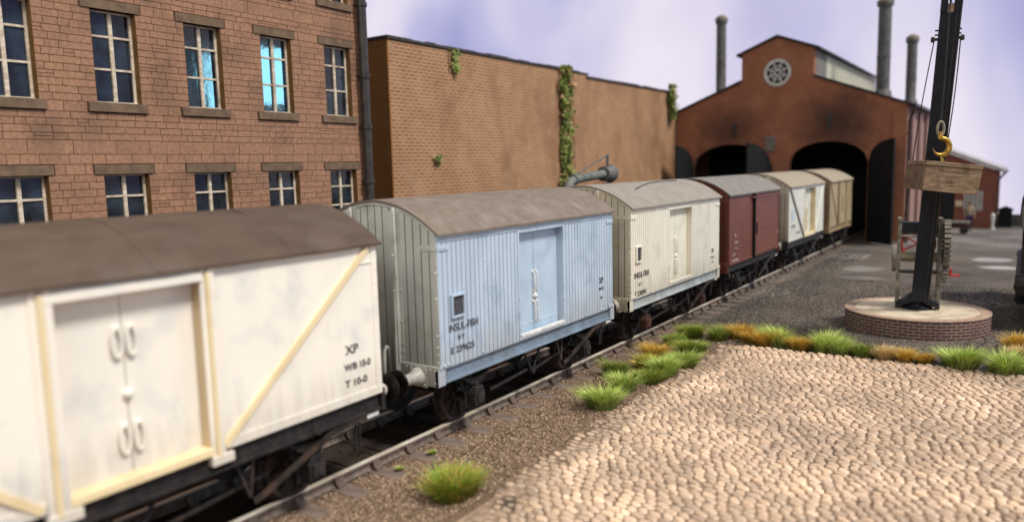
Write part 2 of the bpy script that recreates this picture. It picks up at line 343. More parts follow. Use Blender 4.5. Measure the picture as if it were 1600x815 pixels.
sun = bpy.data.lights.new('hall_lamp', 'SUN'); sun.energy = 3.65; sun.angle = radians(14); sun.color = (1,.95,.875)
so = bpy.data.objects.new('hall_lamp', sun); COL.objects.link(so)
d = Vector((-.57, -.03, -.80)); so.rotation_euler = d.to_track_quat('-Z','Y').to_euler()
al = bpy.data.lights.new('cool_window_lamp', 'AREA'); al.shape = 'RECTANGLE'; al.size = 4.2; al.size_y = 4.5; al.energy = 1500; al.color = (.30,.78,1.0)
ao = bpy.data.objects.new('cool_window_lamp', al); COL.objects.link(ao); ao.location = (22, 41.3, 12.2)
ao.rotation_euler = (Vector((-15,12,6.6))-Vector(ao.location)).to_track_quat('-Z','Y').to_euler()
fl = bpy.data.lights.new('added_fill', 'AREA'); fl.shape = 'RECTANGLE'; fl.size = 14; fl.size_y = 10; fl.energy = 2600; fl.color = (1,.95,.87)  # added fill light behind the camera, brightens faces turned towards it
fo = bpy.data.objects.new('added_fill', fl); COL.objects.link(fo); fo.location = (-2,-12,17); fo.rotation_euler = (Vector((-9,20,0))-Vector(fo.location)).to_track_quat('-Z','Y').to_euler()
sc.view_settings.view_transform = 'Standard'; sc.view_settings.look = 'None'; sc.view_settings.exposure = 0
sc.cycles.use_denoising = True
sc.cycles.max_bounces = 5

# ------------------------------------------------------------------ sky backdrop
m, nt, b = new_mat('painted cloudy backscene'); L = nt.links; nt.nodes.remove(b)
geo = N(nt, 'ShaderNodeNewGeometry'); mp = N(nt, 'ShaderNodeMapping'); mp.inputs['Scale'].default_value = (1,1,.55); L.new(geo.outputs['Position'], mp.inputs[0])
n1 = N(nt, 'ShaderNodeTexNoise', Scale=.055, Detail=3.5); n1.inputs['Roughness'].default_value = .38; n1.inputs['Distortion'].default_value = .3; L.new(mp.outputs[0], n1.inputs['Vector'])
r1 = N(nt, 'ShaderNodeValToRGB'); e = r1.color_ramp.elements
e[0].position = .38; e[0].color = (.32,.33,.62,1); e[1].position = .60; e[1].color = (.86,.80,.91,1)
x = e.new(.47); x.color = (.52,.51,.76,1); x = e.new(.52); x.color = (.70,.66,.83,1)
L.new(n1.outputs['Fac'], r1.inputs[0])
n2 = N(nt, 'ShaderNodeTexNoise', Scale=.035, Detail=2); L.new(geo.outputs['Position'], n2.inputs['Vector'])
mx = N(nt, 'ShaderNodeMixRGB'); mx.inputs[2].default_value = (.80,.74,.86,1); r2 = N(nt, 'ShaderNodeMapRange'); r2.inputs['From Min'].default_value = .5; r2.inputs['From Max'].default_value = .7; r2.inputs['To Max'].default_value = .45
L.new(n2.outputs['Fac'], r2.inputs[0]); L.new(r2.outputs[0], mx.inputs[0]); L.new(r1.outputs[0], mx.inputs[1])
em = N(nt, 'ShaderNodeEmission'); em.inputs[1].default_value = 1.0; L.new(mx.outputs[0], em.inputs[0])
L.new(em.outputs[0], nt.nodes['Material Output'].inputs[0]); M['sky'] = m
sk = MB(); n = 64; R0 = 72; vs = []; fs = []
for i in range(n+1):
    an = radians(-12 + 150*i/n)
    for z in (-.16, 10, 22, 40): vs.append((-6+R0*cos(an), -4+R0*sin(an), z))
for i in range(n):
    for j in range(3): q = i*4+j; fs.append((q, q+4, q+5, q+1))
sk.add(vs, fs); tag(sk.build('sky', M['sky'], smooth=True), kind='structure')

# ------------------------------------------------------------------ ground
GZ = -.16
m, nt, b = new_mat('ash and ballast ground'); L = nt.links
geo = N(nt, 'ShaderNodeNewGeometry')
def gn(scale, det=8): 
    n_ = N(nt, 'ShaderNodeTexNoise', Scale=scale, Detail=det); L.new(geo.outputs['Position'], n_.inputs['Vector']); return n_
def ramp(src, c):
    r = N(nt, 'ShaderNodeValToRGB'); r.color_ramp.elements[0].position = c[0][0]; r.color_ramp.elements[0].color = rgba(c[0][1])
    r.color_ramp.elements[1].position = c[-1][0]; r.color_ramp.elements[1].color = rgba(c[-1][1])
    for p, q in c[1:-1]: x = r.color_ramp.elements.new(p); x.color = rgba(q)
    L.new(src, r.inputs[0]); return r.outputs[0]
brown = ramp(gn(26).outputs['Fac'], [(.3,(.09,.056,.036)),(.5,(.19,.125,.082)),(.72,(.31,.215,.145))])
ash = ramp(gn(14).outputs['Fac'], [(.3,(.055,.043,.036)),(.5,(.118,.095,.078)),(.72,(.21,.175,.148))])
pale = ramp(gn(6).outputs['Fac'], [(.3,(.12,.108,.10)),(.7,(.22,.20,.185))])
sp = N(nt, 'ShaderNodeSeparateXYZ'); L.new(geo.outputs['Position'], sp.inputs[0])
wob = gn(.7, 4)
def mask(src, a_, b_, k=1.2):
    s1 = N(nt, 'ShaderNodeMath', operation='MULTIPLY_ADD'); L.new(wob.outputs['Fac'], s1.inputs[0]); s1.inputs[1].default_value = k; L.new(src, s1.inputs[2])
    mr = N(nt, 'ShaderNodeMapRange'); mr.inputs['From Min'].default_value = a_; mr.inputs['From Max'].default_value = b_; L.new(s1.outputs[0], mr.inputs[0]); return mr.outputs[0]
mA = N(nt, 'ShaderNodeMixRGB'); L.new(mask(sp.outputs['Y'], 15.5, 19), mA.inputs[0]); L.new(brown, mA.inputs[1]); L.new(ash, mA.inputs[2])
mB = N(nt, 'ShaderNodeMixRGB'); L.new(mask(sp.outputs['Y'], 39, 47), mB.inputs[0]); L.new(mA.outputs[0], mB.inputs[1]); L.new(pale, mB.inputs[2])
patched = mB.outputs[0]
train_shade = N(nt, 'ShaderNodeMixRGB'); train_shade.inputs[2].default_value = (.022,.016,.012,1)  # shade beneath the train put into the ground colour
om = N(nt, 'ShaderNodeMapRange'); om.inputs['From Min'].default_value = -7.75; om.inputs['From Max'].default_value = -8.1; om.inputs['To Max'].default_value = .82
L.new(sp.outputs['X'], om.inputs[0]); L.new(om.outputs[0], train_shade.inputs[0]); L.new(patched, train_shade.inputs[1]); patched = train_shade.outputs[0]
for (cx,cy,rx,ry,col) in [(-7.0,26.3,.55,.95,(.30,.27,.235)),(-7.5,29.5,.55,1.3,(.27,.22,.17)),(-5.4,33.2,.8,.8,(.24,.22,.20)),(-6.6,37.4,.9,1.3,(.30,.27,.24)),(-1.0,38.2,.8,.8,(.40,.38,.38)),(-.75,35.6,.75,.6,(.38,.36,.36)),(-1.05,26.9,.85,1.3,(.21,.165,.16)),(-5.0,30.6,.8,.4,(.22,.20,.18))]:
    v1 = N(nt, 'ShaderNodeVectorMath', operation='SUBTRACT'); L.new(geo.outputs['Position'], v1.inputs[0]); v1.inputs[1].default_value = (cx,cy,0)
    v2 = N(nt, 'ShaderNodeVectorMath', operation='MULTIPLY'); L.new(v1.outputs[0], v2.inputs[0]); v2.inputs[1].default_value = (1/rx,1/ry,0)
    v3 = N(nt, 'ShaderNodeVectorMath', operation='LENGTH'); L.new(v2.outputs[0], v3.inputs[0])
    a1 = N(nt, 'ShaderNodeMath', operation='MULTIPLY_ADD'); L.new(gn(1.6,5).outputs['Fac'], a1.inputs[0]); a1.inputs[1].default_value = .9; L.new(v3.outputs['Value'], a1.inputs[2])
    a2 = N(nt, 'ShaderNodeMapRange'); a2.inputs['From Min'].default_value = 1.2; a2.inputs['From Max'].default_value = 1.55; a2.inputs['To Min'].default_value = .85; a2.inputs['To Max'].default_value = 0; L.new(a1.outputs[0], a2.inputs[0])
    mm = N(nt, 'ShaderNodeMixRGB'); L.new(a2.outputs[0], mm.inputs[0]); L.new(patched, mm.inputs[1]); mm.inputs[2].default_value = rgba(col); patched = mm.outputs[0]
dk = gn(.35, 4); dr = N(nt, 'ShaderNodeMapRange'); dr.inputs['From Min'].default_value = .35; dr.inputs['From Max'].default_value = .65; dr.inputs['To Min'].default_value = .62; dr.inputs['To Max'].default_value = 1.2
L.new(dk.outputs['Fac'], dr.inputs[0]); vm = N(nt, 'ShaderNodeVectorMath', operation='MULTIPLY'); L.new(patched, vm.inputs[0]); L.new(dr.outputs[0], vm.inputs[1])
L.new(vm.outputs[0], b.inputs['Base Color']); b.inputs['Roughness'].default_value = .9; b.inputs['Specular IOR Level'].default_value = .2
bp = N(nt, 'ShaderNodeBump'); bp.inputs['Strength'].default_value = .9; bp.inputs['Distance'].default_value = .03; L.new(gn(22).outputs['Fac'], bp.inputs['Height']); L.new(bp.outputs[0], b.inputs['Normal'])
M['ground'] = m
g = MB(); vs = []; fs = []; xs = [-60+120*i/200 for i in range(201)]; ys = [-8+88*i/180 for i in range(181)]
for y in ys:
    for x in xs:
        fade = 1 if -30 < x < 10 else 0
        dtr = min(1,max(0,(abs(x+8.6)-1.15)/.45)); z = GZ + fade*(noise.noise(Vector((x*.9,y*.9,0)))*.012) - (1-dtr)*.028*fade
        vs.append((x,y,z))
for j in range(180):
    for i in range(200): q = j*201+i; fs.append((q,q+1,q+202,q+201))
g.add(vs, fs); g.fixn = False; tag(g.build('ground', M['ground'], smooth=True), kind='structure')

# loose stones
def stones(name, regions, mat, seed):
    rnd = random.Random(seed); mb = MB(); mb.fixn = False
    fc = [(0,2,4),(2,1,4),(1,3,4),(3,0,4),(2,0,5),(1,2,5),(3,1,5),(0,3,5)]
    for (x0,x1,y0,y1,cnt,s0,s1,cols,clip) in regions:
        for _ in range(cnt):
            x = rnd.uniform(x0,x1); y = rnd.uniform(y0,y1)
            if clip and not clip(x,y): continue
            s = rnd.uniform(s0,s1); an = rnd.uniform(0,pi); gl = GZ+s*.25+noise.noise(Vector((x*.9,y*.9,0)))*.012-.028*(1-min(1,max(0,(abs(x+8.6)-1.15)/.45)))
            if abs(x+8.6) < 1.26 and (y-.2-.288+.14) % .733 < .28: continue
            if abs(abs(x+8.6)-.66) < .06: continue
            ca, sa = cos(an), sin(an); v = []
            for (dx,dy,dz) in ((1,0,0),(-1,0,0),(0,1,0),(0,-1,0),(.15,.1,.8),(0,0,-.8)):
                dx *= s*rnd.uniform(.7,1.3); dy *= s*rnd.uniform(.6,1.0); dz *= s*rnd.uniform(.7,1.1)
                dx += rnd.uniform(-.2,.2)*s
                v.append((x+dx*ca-dy*sa, y+dx*sa+dy*ca, gl+dz))
            c = rnd.choice(cols); k = rnd.uniform(.6,1.35); mb.add(v, fc, (c[0]*k,c[1]*k,c[2]*k))
    return mb.build(name, mat)
M['stone_bits'] = attr_mat('loose ballast stones', .85, 30, .2, 0)
BR = [(.19,.125,.08),(.25,.17,.112),(.12,.078,.05),(.31,.22,.15)]
AS = [(.10,.085,.073),(.135,.118,.10),(.07,.058,.05),(.17,.15,.13)]
SHADED = [(.035,.025,.018),(.05,.036,.026),(.02,.015,.012)]  # near-black stones standing in for shade under the vans
def clipA(x, y): return not (x > -5.9 and y < 17.7)
tag(stones('ballast', [(-7.9,-5.4,3.5,12,24000,.012,.032,BR,clipA),(-7.9,-5.4,12,20,9000,.016,.036,BR,clipA),(-9.3,-7.95,2,15,4000,.015,.035,SHADED,None),(-7.9,2,17.7,30,15000,.014,.036,AS,None),
      (-7.9,-6,20,40,3500,.02,.04,AS,None),(-10.5,-9.3,1,9,1500,.02,.04,SHADED,None)], M['stone_bits'], 3), kind='stuff')

# ------------------------------------------------------------------ cobbled yard
rnd = random.Random(11); mb = MB(); mb.fixn = False
def edge_x(y): return -5.95 + .22*noise.noise(Vector((y*.45,3.3,0))) + (.30 if y < 8.6 else 0)*min(1,(8.6-y)/1.3)
y = 4.2; row = 0; cbase = [(.66,.47,.325),(.70,.51,.36),(.58,.42,.30),(.74,.54,.38),(.54,.40,.29),(.64,.48,.35)]
while y < 17.9:
    rh = rnd.uniform(.136,.150); x = -6.5 + (row % 2)*.085 + rnd.uniform(0,.03)
    xmax = .4 + (18-y)*.05 + 1.0
    while x < xmax:
        wd = rnd.choice([.13,.155,.17,.185,.21])*rnd.uniform(.93,1.07)
        cx = x+wd/2; cy0 = y+rh/2
        dy = .09*noise.noise(Vector((cx*.3,cy0*.3,5))) + .008*rnd.gauss(0,1)
        dx = .05*noise.noise(Vector((cx*.3,cy0*.3,15)))
        cx += dx; cy = cy0+dy
        if cx > edge_x(cy) and cy < 18.0+.1*noise.noise(Vector((cx,0,0))):
            hw, hh = (wd/2-.006)*rnd.uniform(.94,1.02), (rh/2-.010)*rnd.uniform(.9,1.05); an = rnd.gauss(0,.03) + .06*noise.noise(Vector((cx*.4,cy*.4,31)))
            ca, sa = cos(an), sin(an); hgt = .027*rnd.uniform(.7,1.3)
            near = cx-edge_x(cy)
            zb = GZ-.004 + (.014 if near > .4 else -.012) + rnd.gauss(0,.002); tx, ty = rnd.gauss(-.10,.09), rnd.gauss(.04,.07)
            hole = rnd.random() < .006
            if hole: hgt *= .3
            vs = []; G5 = (-1,-.8,-.3,.3,.8,1); NN = 6
            sk_ = rnd.uniform(-.30,.02)
            for j, v_ in enumerate(G5):
                for i, u_ in enumerate(G5):
                    q = abs(u_)**4.0+abs(v_)**2.8
                    rr = 1 - .20*(abs(u_*v_)**2)
                    px, py = (u_+sk_*v_)*hw*rr, v_*hh*rr
                    hz = hgt*max(0,(1-min(1,q)))**.5 if q < 1 else 0
                    if abs(u_) == 1 or abs(v_) == 1: hz = 0
                    hz += px*tx + py*ty if hz > 0 else 0
                    vs.append((cx+px*ca-py*sa, cy+px*sa+py*ca, zb+hz+.012*(hz > 0)))
            fs = [(j*NN+i, j*NN+i+1, (j+1)*NN+i+1, (j+1)*NN+i) for j in range(5) for i in range(5)]
            c = rnd.choice(cbase); k = rnd.uniform(.74,1.06)*(.95+.4*noise.noise(Vector((cx*.6,cy*.6,2))))
            if near < .5: k *= .8
            if abs(cx+1.75+.02*(cy-12)) < .05: k *= 1.12; zb += .006
            mb.add(vs, fs, (c[0]*k,c[1]*k*.98,c[2]*k*.95))
        x += wd
    y += rh; row += 1
tag(mb.build('cobbled_yard', M['cobble'], smooth=True), kind='structure')
mb = MB(); mb.prism([(-5.75,4.2),(2.2,4.2),(2.2,17.85),(-5.75,17.85)], 2, GZ-.05, GZ+.012)
M['grout'] = noise_mat('sandy joint filling', (.20,.14,.095), (.36,.25,.17), 9, .9, bump=.4, c3=(.08,.055,.04), p3=(.5,.7), s3=2)
tag(mb.build('cobble_bed', M['grout']), kind='structure')

# ------------------------------------------------------------------ railway track
TX = -8.6; RG = .66
def track(cx, y0, y1, label, seed, n_sl):
    t = empty('railway_track', (cx, y0, 0)); tag(t, label, 'railway track')
    for s_ in (-1, 1):
        x = cx+s_*RG; mb = MB()
        prof = [(-.040,-.018),(-.042,-.055),(-.014,-.068),(-.014,-.135),(-.055,-.15),(-.055,-.17),(.055,-.17),(.055,-.15),(.014,-.135),(.014,-.068),(.042,-.055),(.040,-.018)]
        mb.prism([(x+p, q) for p, q in prof], 1, y0, y1)
        r = mb.build('rail', M['rail_side'], t)
        mb = MB(); mb.prism([(x-.040,-.018),(x+.040,-.018),(x+.038,-.003),(x+.03,0),(x-.03,0),(x-.038,-.003)], 1, y0, y1); mb.build('rail_head', M['rail_top'], r)
    rn = random.Random(seed); y = y0+.288
    first = None
    while y < y1:
        if first is None:
            mb = MB(); mb.box(-1.26,1.26,-.14,.14,-.23,-.171); mb.v = [(p[0],p[1],p[2]) for p in mb.v]
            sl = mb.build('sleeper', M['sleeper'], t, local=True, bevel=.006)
            chs = []
            for s_ in (-1,1):
                mb = MB(); cx_ = s_*RG; vv = [(cx_-.135,-.171),(cx_+.135,-.171),(cx_+.13,-.14),(cx_+.095,-.11),(cx_+.072,-.035),(cx_+.030,-.045),(cx_+.024,-.148),(cx_-.024,-.148),(cx_-.030,-.045),(cx_-.072,-.035),(cx_-.095,-.11),(cx_-.13,-.14)]
                mb.prism(vv, 1, -.065, .065)
                chs.append(mb.build('chair', M['chair'], sl, local=True))
            first = (sl, chs)
        else:
            sl = first[0].copy(); COL.objects.link(sl); sl.parent = t
            for c_ in first[1]: ch = c_.copy(); COL.objects.link(ch); ch.parent = sl
        sl.location = (rn.uniform(-.02,.02), y-y0, rn.uniform(-.004,.004)); sl.rotation_euler = (0,0,rn.gauss(0,.008))
        y += .733
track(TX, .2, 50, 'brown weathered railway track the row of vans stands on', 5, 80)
track(.95, 18, 52, 'siding track under the tank wagon at the right edge', 6, 50)

# ------------------------------------------------------------------ wagons
_gr = {}
def GR(mat):
    base = {'side_cool_lit':(.15,.20,.27),'end_grey':(.15,.155,.15),'end_cream':(.24,.2,.15),'side_cream':(.46,.42,.33),'bauxite':(.05,.02,.016),'bauxite_end':(.04,.015,.01),'tan':(.2,.15,.08),'tan_end':(.14,.1,.05),'far_white':(.4,.37,.3)}
    k = [n_ for n_ in M if M[n_] is mat][0]
    if k not in _gr: c = base.get(k,(.3,.3,.3)); _gr[k] = noise_mat('groove shade '+k, tuple(v*.7 for v in c), c, 6, .8)
    return _gr[k]
def running_gear(root, L, hx, WB, mt_sole, sole=True, rusty=False, white_tip=True, lever=True):
    # everything in wagon-local coordinates
    H = L/2
    if sole:
        for s_ in (-1, 1):
            mb = MB(); mb.prism([(s_*(hx-.10),.95),(s_*(hx+.0),.95),(s_*(hx+.0),.975),(s_*(hx-.055),.985),(s_*(hx-.055),1.165),(s_*(hx-.005),1.175),(s_*(hx-.005),1.2),(s_*(hx-.10),1.2)], 1, -H+.02, H-.02)
            if s_ > 0:
                k = -H+.2
                while k < H-.1: mb.dome((hx-.055,k,1.08),(1,0,0),.018); k += .235
            mb.build('solebar', mt_sole, root, local=True)
    # frame cross members
    mb = MB()
    for y_ in (-H*.55, 0, H*.55): mb.box(-hx+.12,hx-.12,y_-.05,y_+.05,1.0,1.15)
    mb.build('cross_member', M['black'], root, local=True)
    for e_ in (-1, 1):
        yw = e_*WB/2
        mb = MB(); mb.cyl((-.95,yw,.46),(.95,yw,.46),.05,n=10); mb.build('axle', M['wheel'], root, local=True)
        for s_ in (-1, 1):
            mb = MB(); x0 = s_*.60
            # lathe profile along x (outwards)
            mb.lathe((x0,yw,.46), (s_,0,0), [(0,.50),(.025,.495),(.03,.46),(.13,.455),(.13,.395),(.09,.385),(.085,.14),(.13,.12),(.15,.09),(.15,.02)], 36)
            wh = mb.build('wheel', M['wheel'], root, local=True, smooth=True)
            mb = MB()
            for k in range(8):
                an = 2*pi*k/8+.2; mb.bar((s_*.705,yw+cos(an)*.1,.46+sin(an)*.1),(s_*.700,yw+cos(an)*.40,.46+sin(an)*.40),.03,.045,(1,0,0))
            mb.build('spoke', M['black'], wh, local=True)
            # W-iron and spring
            mb = MB(); xi = s_*(hx-.24)
            for q in (-1, 1):
                mb.bar((xi,yw+q*.40,.97),(xi,yw+q*.13,.50),.07,.02,(1,0,0)); mb.box(xi-.012,xi+.012,yw+q*.16-.03,yw+q*.16+.03,.25,.97)
            mb.box(xi-.012,xi+.012,yw-.2,yw+.2,.25,.29)
            mb.box(xi-.014,xi+.014,yw-.45,yw+.45,.90,.97)
            mb.build('axle_guard', M['black'], root, local=True)
            mb = MB(); xo = s_*(hx-.16)
            for k in range(4):
                hl = .44-.09*k; z0 = .80-.028*k
                pts = [(xo, yw+hl*t, z0+.11*(t*t)*(hl/.44)**2) for t in (-1,-.6,-.2,.2,.6,1)]
                for a_, b_ in zip(pts, pts[1:]): mb.bar(a_, b_, .09, .024)
            for q in (-1,1): mb.box(xo-.04,xo+.04,yw+q*.44-.03,yw+q*.44+.03,.87,.97)
            mb.build('spring', M['black'], root, local=True)
            mb = MB(); xb = s_*(hx-.14)
            mb.prism([(yw-.13,.33),(yw+.13,.33),(yw+.14,.55),(yw+.09,.66),(yw-.09,.66),(yw-.14,.55)], 0, xb-.09*1, xb+.09)
            mb.box(xb+s_*.09, xb+s_*.125, yw-.09, yw+.09, .38, .55); mb.cyl((xb,yw,.64),(xb,yw,.74),.05,n=8)
            mb.build('axlebox', M['rust'] if rusty else M['black'], root, local=True, bevel=.012)
    # brake gear, right side visible (built both sides)
    for s_ in (-1, 1):
        mb = MB(); xv = s_*(hx-.22)
        mb.bar((xv,-.34,.96),(xv,0,.44),.05,.025,(1,0,0)); mb.bar((xv,.34,.96),(xv,0,.44),.05,.025,(1,0,0)); mb.cyl((xv-.04,0,.46),(xv+.04,0,.46),.06,n=10)
        mb.bar((xv-s_*.05,-.03,.50),(xv-s_*.05,-WB/2+.58,.42),.05,.025,(1,0,0)); mb.bar((xv-s_*.05,.03,.44),(xv-s_*.05,WB/2-.58,.60),.05,.025,(1,0,0))
        mb.build('brake_rigging', M['black'], root, local=True)
        for e_ in (-1, 1):
            mb = MB(); yc = e_*(WB/2-.53)
            mb.bar((s_*.67,yc,.30),(s_*.67,yc+e_*.04,.66),.10,.09,(0,1,0)); mb.bar((s_*.67,yc,.60),(s_*.67,yc-e_*.05,1.0),.03,.05,(0,1,0))
            mb.build('brake_block', M['black'], root, local=True)
        if lever:
            e_ = s_; xl = s_*(hx-.03); mb = MB()
            ys = WB/2-.98; pts = [(xl-.02*s_,e_*ys,.42),(xl,e_*(ys+.12),.46),(xl,e_*(ys+1.25),.88),(xl,e_*(L/2-.45),.91),(xl,e_*(L/2-.28),.92),(xl,e_*(L/2-.06),.92)]
            for q in (-.16,.10): mb.bar((xl-.12*s_,e_*(ys+q),.95),(xl-.08*s_,e_*ys,.46),.035,.02,(1,0,0))
            for a_, b_ in zip(pts, pts[1:]): mb.bar(a_, b_, .022, .085, (0,0,1))
            lv = mb.build('brake_lever', M['wheel'], root, local=True)
            mb = MB(); mb.bar(pts[-2],pts[-1],.075,.03,(1,0,0)); mb.build('handle', M['silver'] if white_tip else M['black'], lv, local=True)
            mb = MB(); yg = e_*(L/2-.42)
            for q in (-.035,.035): mb.bar((xl-.06*s_,yg+q,.48),(xl-.03*s_,yg+q,.96),.03,.02,(1,0,0))
            mb.box(xl-.075*s_-.012,xl-.075*s_+.012,yg-.05,yg+.05,.45,.50)
            mb.build('lever_guide', M['black'], root, local=True)
def end_gear(root, L, hx, mat, posts=True, mat_head=None):
    H = L/2
    for e_ in (-1, 1):
        mb = MB(); mb.box(-hx,hx,e_*H,e_*(H+.07),.92,1.24)
        for s_ in (-1,1):
            for (x_,z_) in ((hx-.06,1.18),(hx-.06,.98),(hx-.16,1.19),(hx-.27,1.19),(.62,1.19),(.62,.97),(.16,1.15),(.16,1.0)): mb.dome((s_*x_,e_*(H+.07),z_),(0,e_,0),.022)
        mb.build('headstock', mat_head or mat, root, local=True, bevel=.008)
        for s_ in (-1, 1):
            bx_ = s_*.865
            mb = MB(); mb.box(bx_-.17,bx_+.17,e_*(H+.07),e_*(H+.095),.90,1.22)
            mb.lathe((bx_,e_*(H+.09),1.06),(0,e_,0),[(0,.15),(.05,.145),(.12,.10),(.30,.085),(.31,.095),(.335,.095),(.335,.04)],20)
            for q in (-1,1):
                for q2 in (-1,1): mb.dome((bx_+q*.13,e_*(H+.095),1.06+q2*.12),(0,e_,0),.02)
            bf = mb.build('buffer', mat, root, local=True, smooth=True)
            mb = MB(); mb.lathe((bx_,e_*(H+.40),1.06),(0,e_,0),[(0,.045),(.12,.045),(.125,.19),(.145,.215),(.165,.21),(.175,.15),(.178,.03)],28)
            mb.build('buffer_head', M['bufhead'], bf, local=True, smooth=True)
        mb = MB(); mb.box(-.035,.035,e_*(H+.07),e_*(H+.30),1.0,1.1)
        mb.tube([(0,e_*(H+.30),1.05),(0,e_*(H+.38),1.10),(0,e_*(H+.42),1.04),(0,e_*(H+.38),.96),(0,e_*(H+.32),.97)],.03,6)
        mb.tube([(0.07*cos(t),e_*(H+.42)+.02*sin(t),.90+.14*sin(t)) for t in [2*pi*k/12 for k in range(13)]],.018,6)
        mb.box(-.28,.28,e_*(H+.40),e_*(H+.43),.55,.59); mb.box(-.03,.03,e_*(H-.2),e_*(H+.42),.56,.60)
        mb.build('coupling', M['black'], root, local=True)
        mb = MB(); mb.tube([(.32,e_*(H+.10),.93),(.32,e_*(H+.12),1.3),(.32,e_*(H+.14),1.46),(.32,e_*(H+.20),1.50),(.32,e_*(H+.25),1.44),(.31,e_*(H+.26),1.0),(.25,e_*(H+.24),.85)],.03,8)
        mb.build('brake_pipe', mat, root, local=True, smooth=True)
        if posts:
            for s_ in (-1, 1):
                mb = MB(); xp = s_*.47
                mb.box(xp-.055,xp+.055,e_*H,e_*(H+.022),.95,roof_z(xp)-.03); mb.prism([(e_*(H+.02),.95),(e_*(H+.16),.95),(e_*(H+.16),1.35),(e_*(H+.10),roof_z(xp)-.06),(e_*(H+.02),roof_z(xp)-.03)],0,xp-.016,xp+.016)
                mb.box(xp-.05,xp+.05,e_*(H+.10),e_*(H+.125),1.25,roof_z(xp)-.1)
                for z_ in (1.3,1.42,1.54,1.9,2.4,2.95): mb.dome((xp+.035,e_*(H+.022),z_),(0,e_,0),.02); mb.dome((xp,e_*(H+.125),z_),(0,e_,0),.02)
                mb.build('end_post', mat, root, local=True)
def end_walls(root, L, hx, mat, plank=.155):
    H = L/2
    for e_ in (-1, 1):
        mb = MB(); x = -hx; gr = .018
        zt = lambda x_: roof_z(x_)-.012
        if plank:
            nP = round(2*hx/plank); pw = 2*hx/nP
            for k in range(nP):
                xa, xb = x+gr/2, x+pw-gr/2; y_ = e_*H; yi = e_*(H-.035)
                mb.add([(xa,y_,1.2),(xb,y_,1.2),(xb,y_,zt(xb)),(xa,y_,zt(xa)),(x,yi,1.2),(x+pw,yi,1.2),(x+pw,yi,zt(x+pw)),(x,yi,zt(x))],
                       [(0,1,2,3)]); mb.add([(xa,y_,1.2),(xa,y_,zt(xa)),(xb,y_,1.2),(xb,y_,zt(xb)),(x,yi,1.2),(x,yi,zt(x)),(x+pw,yi,1.2),(x+pw,yi,zt(x+pw))], [(4,0,1,5),(2,6,7,3)], 'G'); x += pw
        else:
            n_ = 16; xs_ = [-hx+2*hx*k/n_ for k in range(n_+1)]
            mb.add([(q,e_*H,1.2) for q in xs_]+[(q,e_*H,zt(q)) for q in xs_], [(k,k+1,n_+2+k,n_+1+k) for k in range(n_)])
        mb.fixn = False
        mb.build('end_wall', mat, root, local=True, mat2=GR(mat))
        # curved trim under the roof edge
        mb = MB(); n_ = 16
        for k in range(n_):
            xa = -hx+2*hx*k/n_; xb = -hx+2*hx*(k+1)/n_
            mb.bar((xa,e_*(H+.012),zt(xa)-.03),(xb,e_*(H+.012),zt(xb)-.03),.03,.06)
        # corner plates
        for s_ in (-1,1):
            mb.box(s_*(hx-.07),s_*(hx-.002),e_*(H-.005),e_*(H+.012),1.2,3.2)
            mb.box(s_*(hx-.32),s_*hx,e_*(H+.003),e_*(H+.02),3.03,3.12)
            for z_ in (1.30,1.42,1.54,1.72,2.3,2.7): mb.dome((s_*(hx-.035),e_*(H+.012),z_),(0,e_,0),.02)
            for x_ in (.05,.16,.28): mb.dome((s_*(hx-x_),e_*(H+.02),3.075),(0,e_,0),.018)
        mb.build('end_trim', mat, root, local=True)
def roof(root, L, mat, seed, strip=False, wav=.008):
    H = L/2+.055; n_ = 18; ny = 30; hw = 1.33; mb = MB(); vs = []; fs = []
    for lay in (0, 1):
        for j in range(ny+1):
            y_ = -H+2*H*j/ny
            for i in range(n_+1):
                x_ = -hw+2*hw*i/n_
                z_ = roof_z(x_) + wav*noise.noise(Vector((x_*2,y_*2,seed)))*1.2
                ex = wav*noise.noise(Vector((y_*3,seed,x_))) if i in (0,n_) else 0
                vs.append((x_+ex, y_, z_+.012 if lay == 0 else z_-.022))
    q = (n_+1); tot = q*(ny+1)
    for j in range(ny):
        for i in range(n_):
            k = j*q+i; fs.append((k,k+1,k+q+1,k+q)); fs.append((tot+k+q,tot+k+q+1,tot+k+1,tot+k))
        for i in (0, n_): k = j*q+i; fs.append((k,k+q,tot+k+q,tot+k))
    for i in range(n_):
        for j in (0, ny): k = j*q+i; fs.append((k,k+1,tot+k+1,tot+k))
    mb.add(vs, fs); r = mb.build('roof', mat, root, local=True, smooth=True)
    if strip:
        mb = MB(); pts = []
        for k in range(21):
            t = k/20; y_ = -L*.26+L*.60*t; x_ = .72-.42*sin(pi*t*.62)
            pts.append((x_, y_, roof_z(x_)+.022))
        mb.tube(pts, .014, 6); mb.build('rain_strip', M['roof_dark'], r, local=True)
    return r
def planks(mb, ya, yb, za, zb, x, s_, pw=.115, gr=.012):
    n_ = max(1, round((yb-ya)/pw)); p = (yb-ya)/n_; y_ = ya
    for k in range(n_):
        y1, y2 = y_+gr/2, y_+p-gr/2; xi = x-s_*.016
        mb.add([(x,y1,za),(x,y2,za),(x,y2,zb),(x,y1,zb),(xi,y_,za),(xi,y_+p,za),(xi,y_+p,zb),(xi,y_,zb)], [(0,1,2,3)]); mb.add([(x,y1,za),(x,y1,zb),(x,y2,za),(x,y2,zb),(xi,y_,za),(xi,y_,zb),(xi,y_+p,za),(xi,y_+p,zb)], [(4,0,1,5),(2,6,7,3)], 'G'); y_ += p
def core(root, L, hx, mat):  # inner carcass so that nothing shows through
    mb = MB(); mb.box(-hx+.25,hx-.18,-L/2+.05,L/2-.05,1.19,3.27); mb.build('carcass', mat, root, local=True)
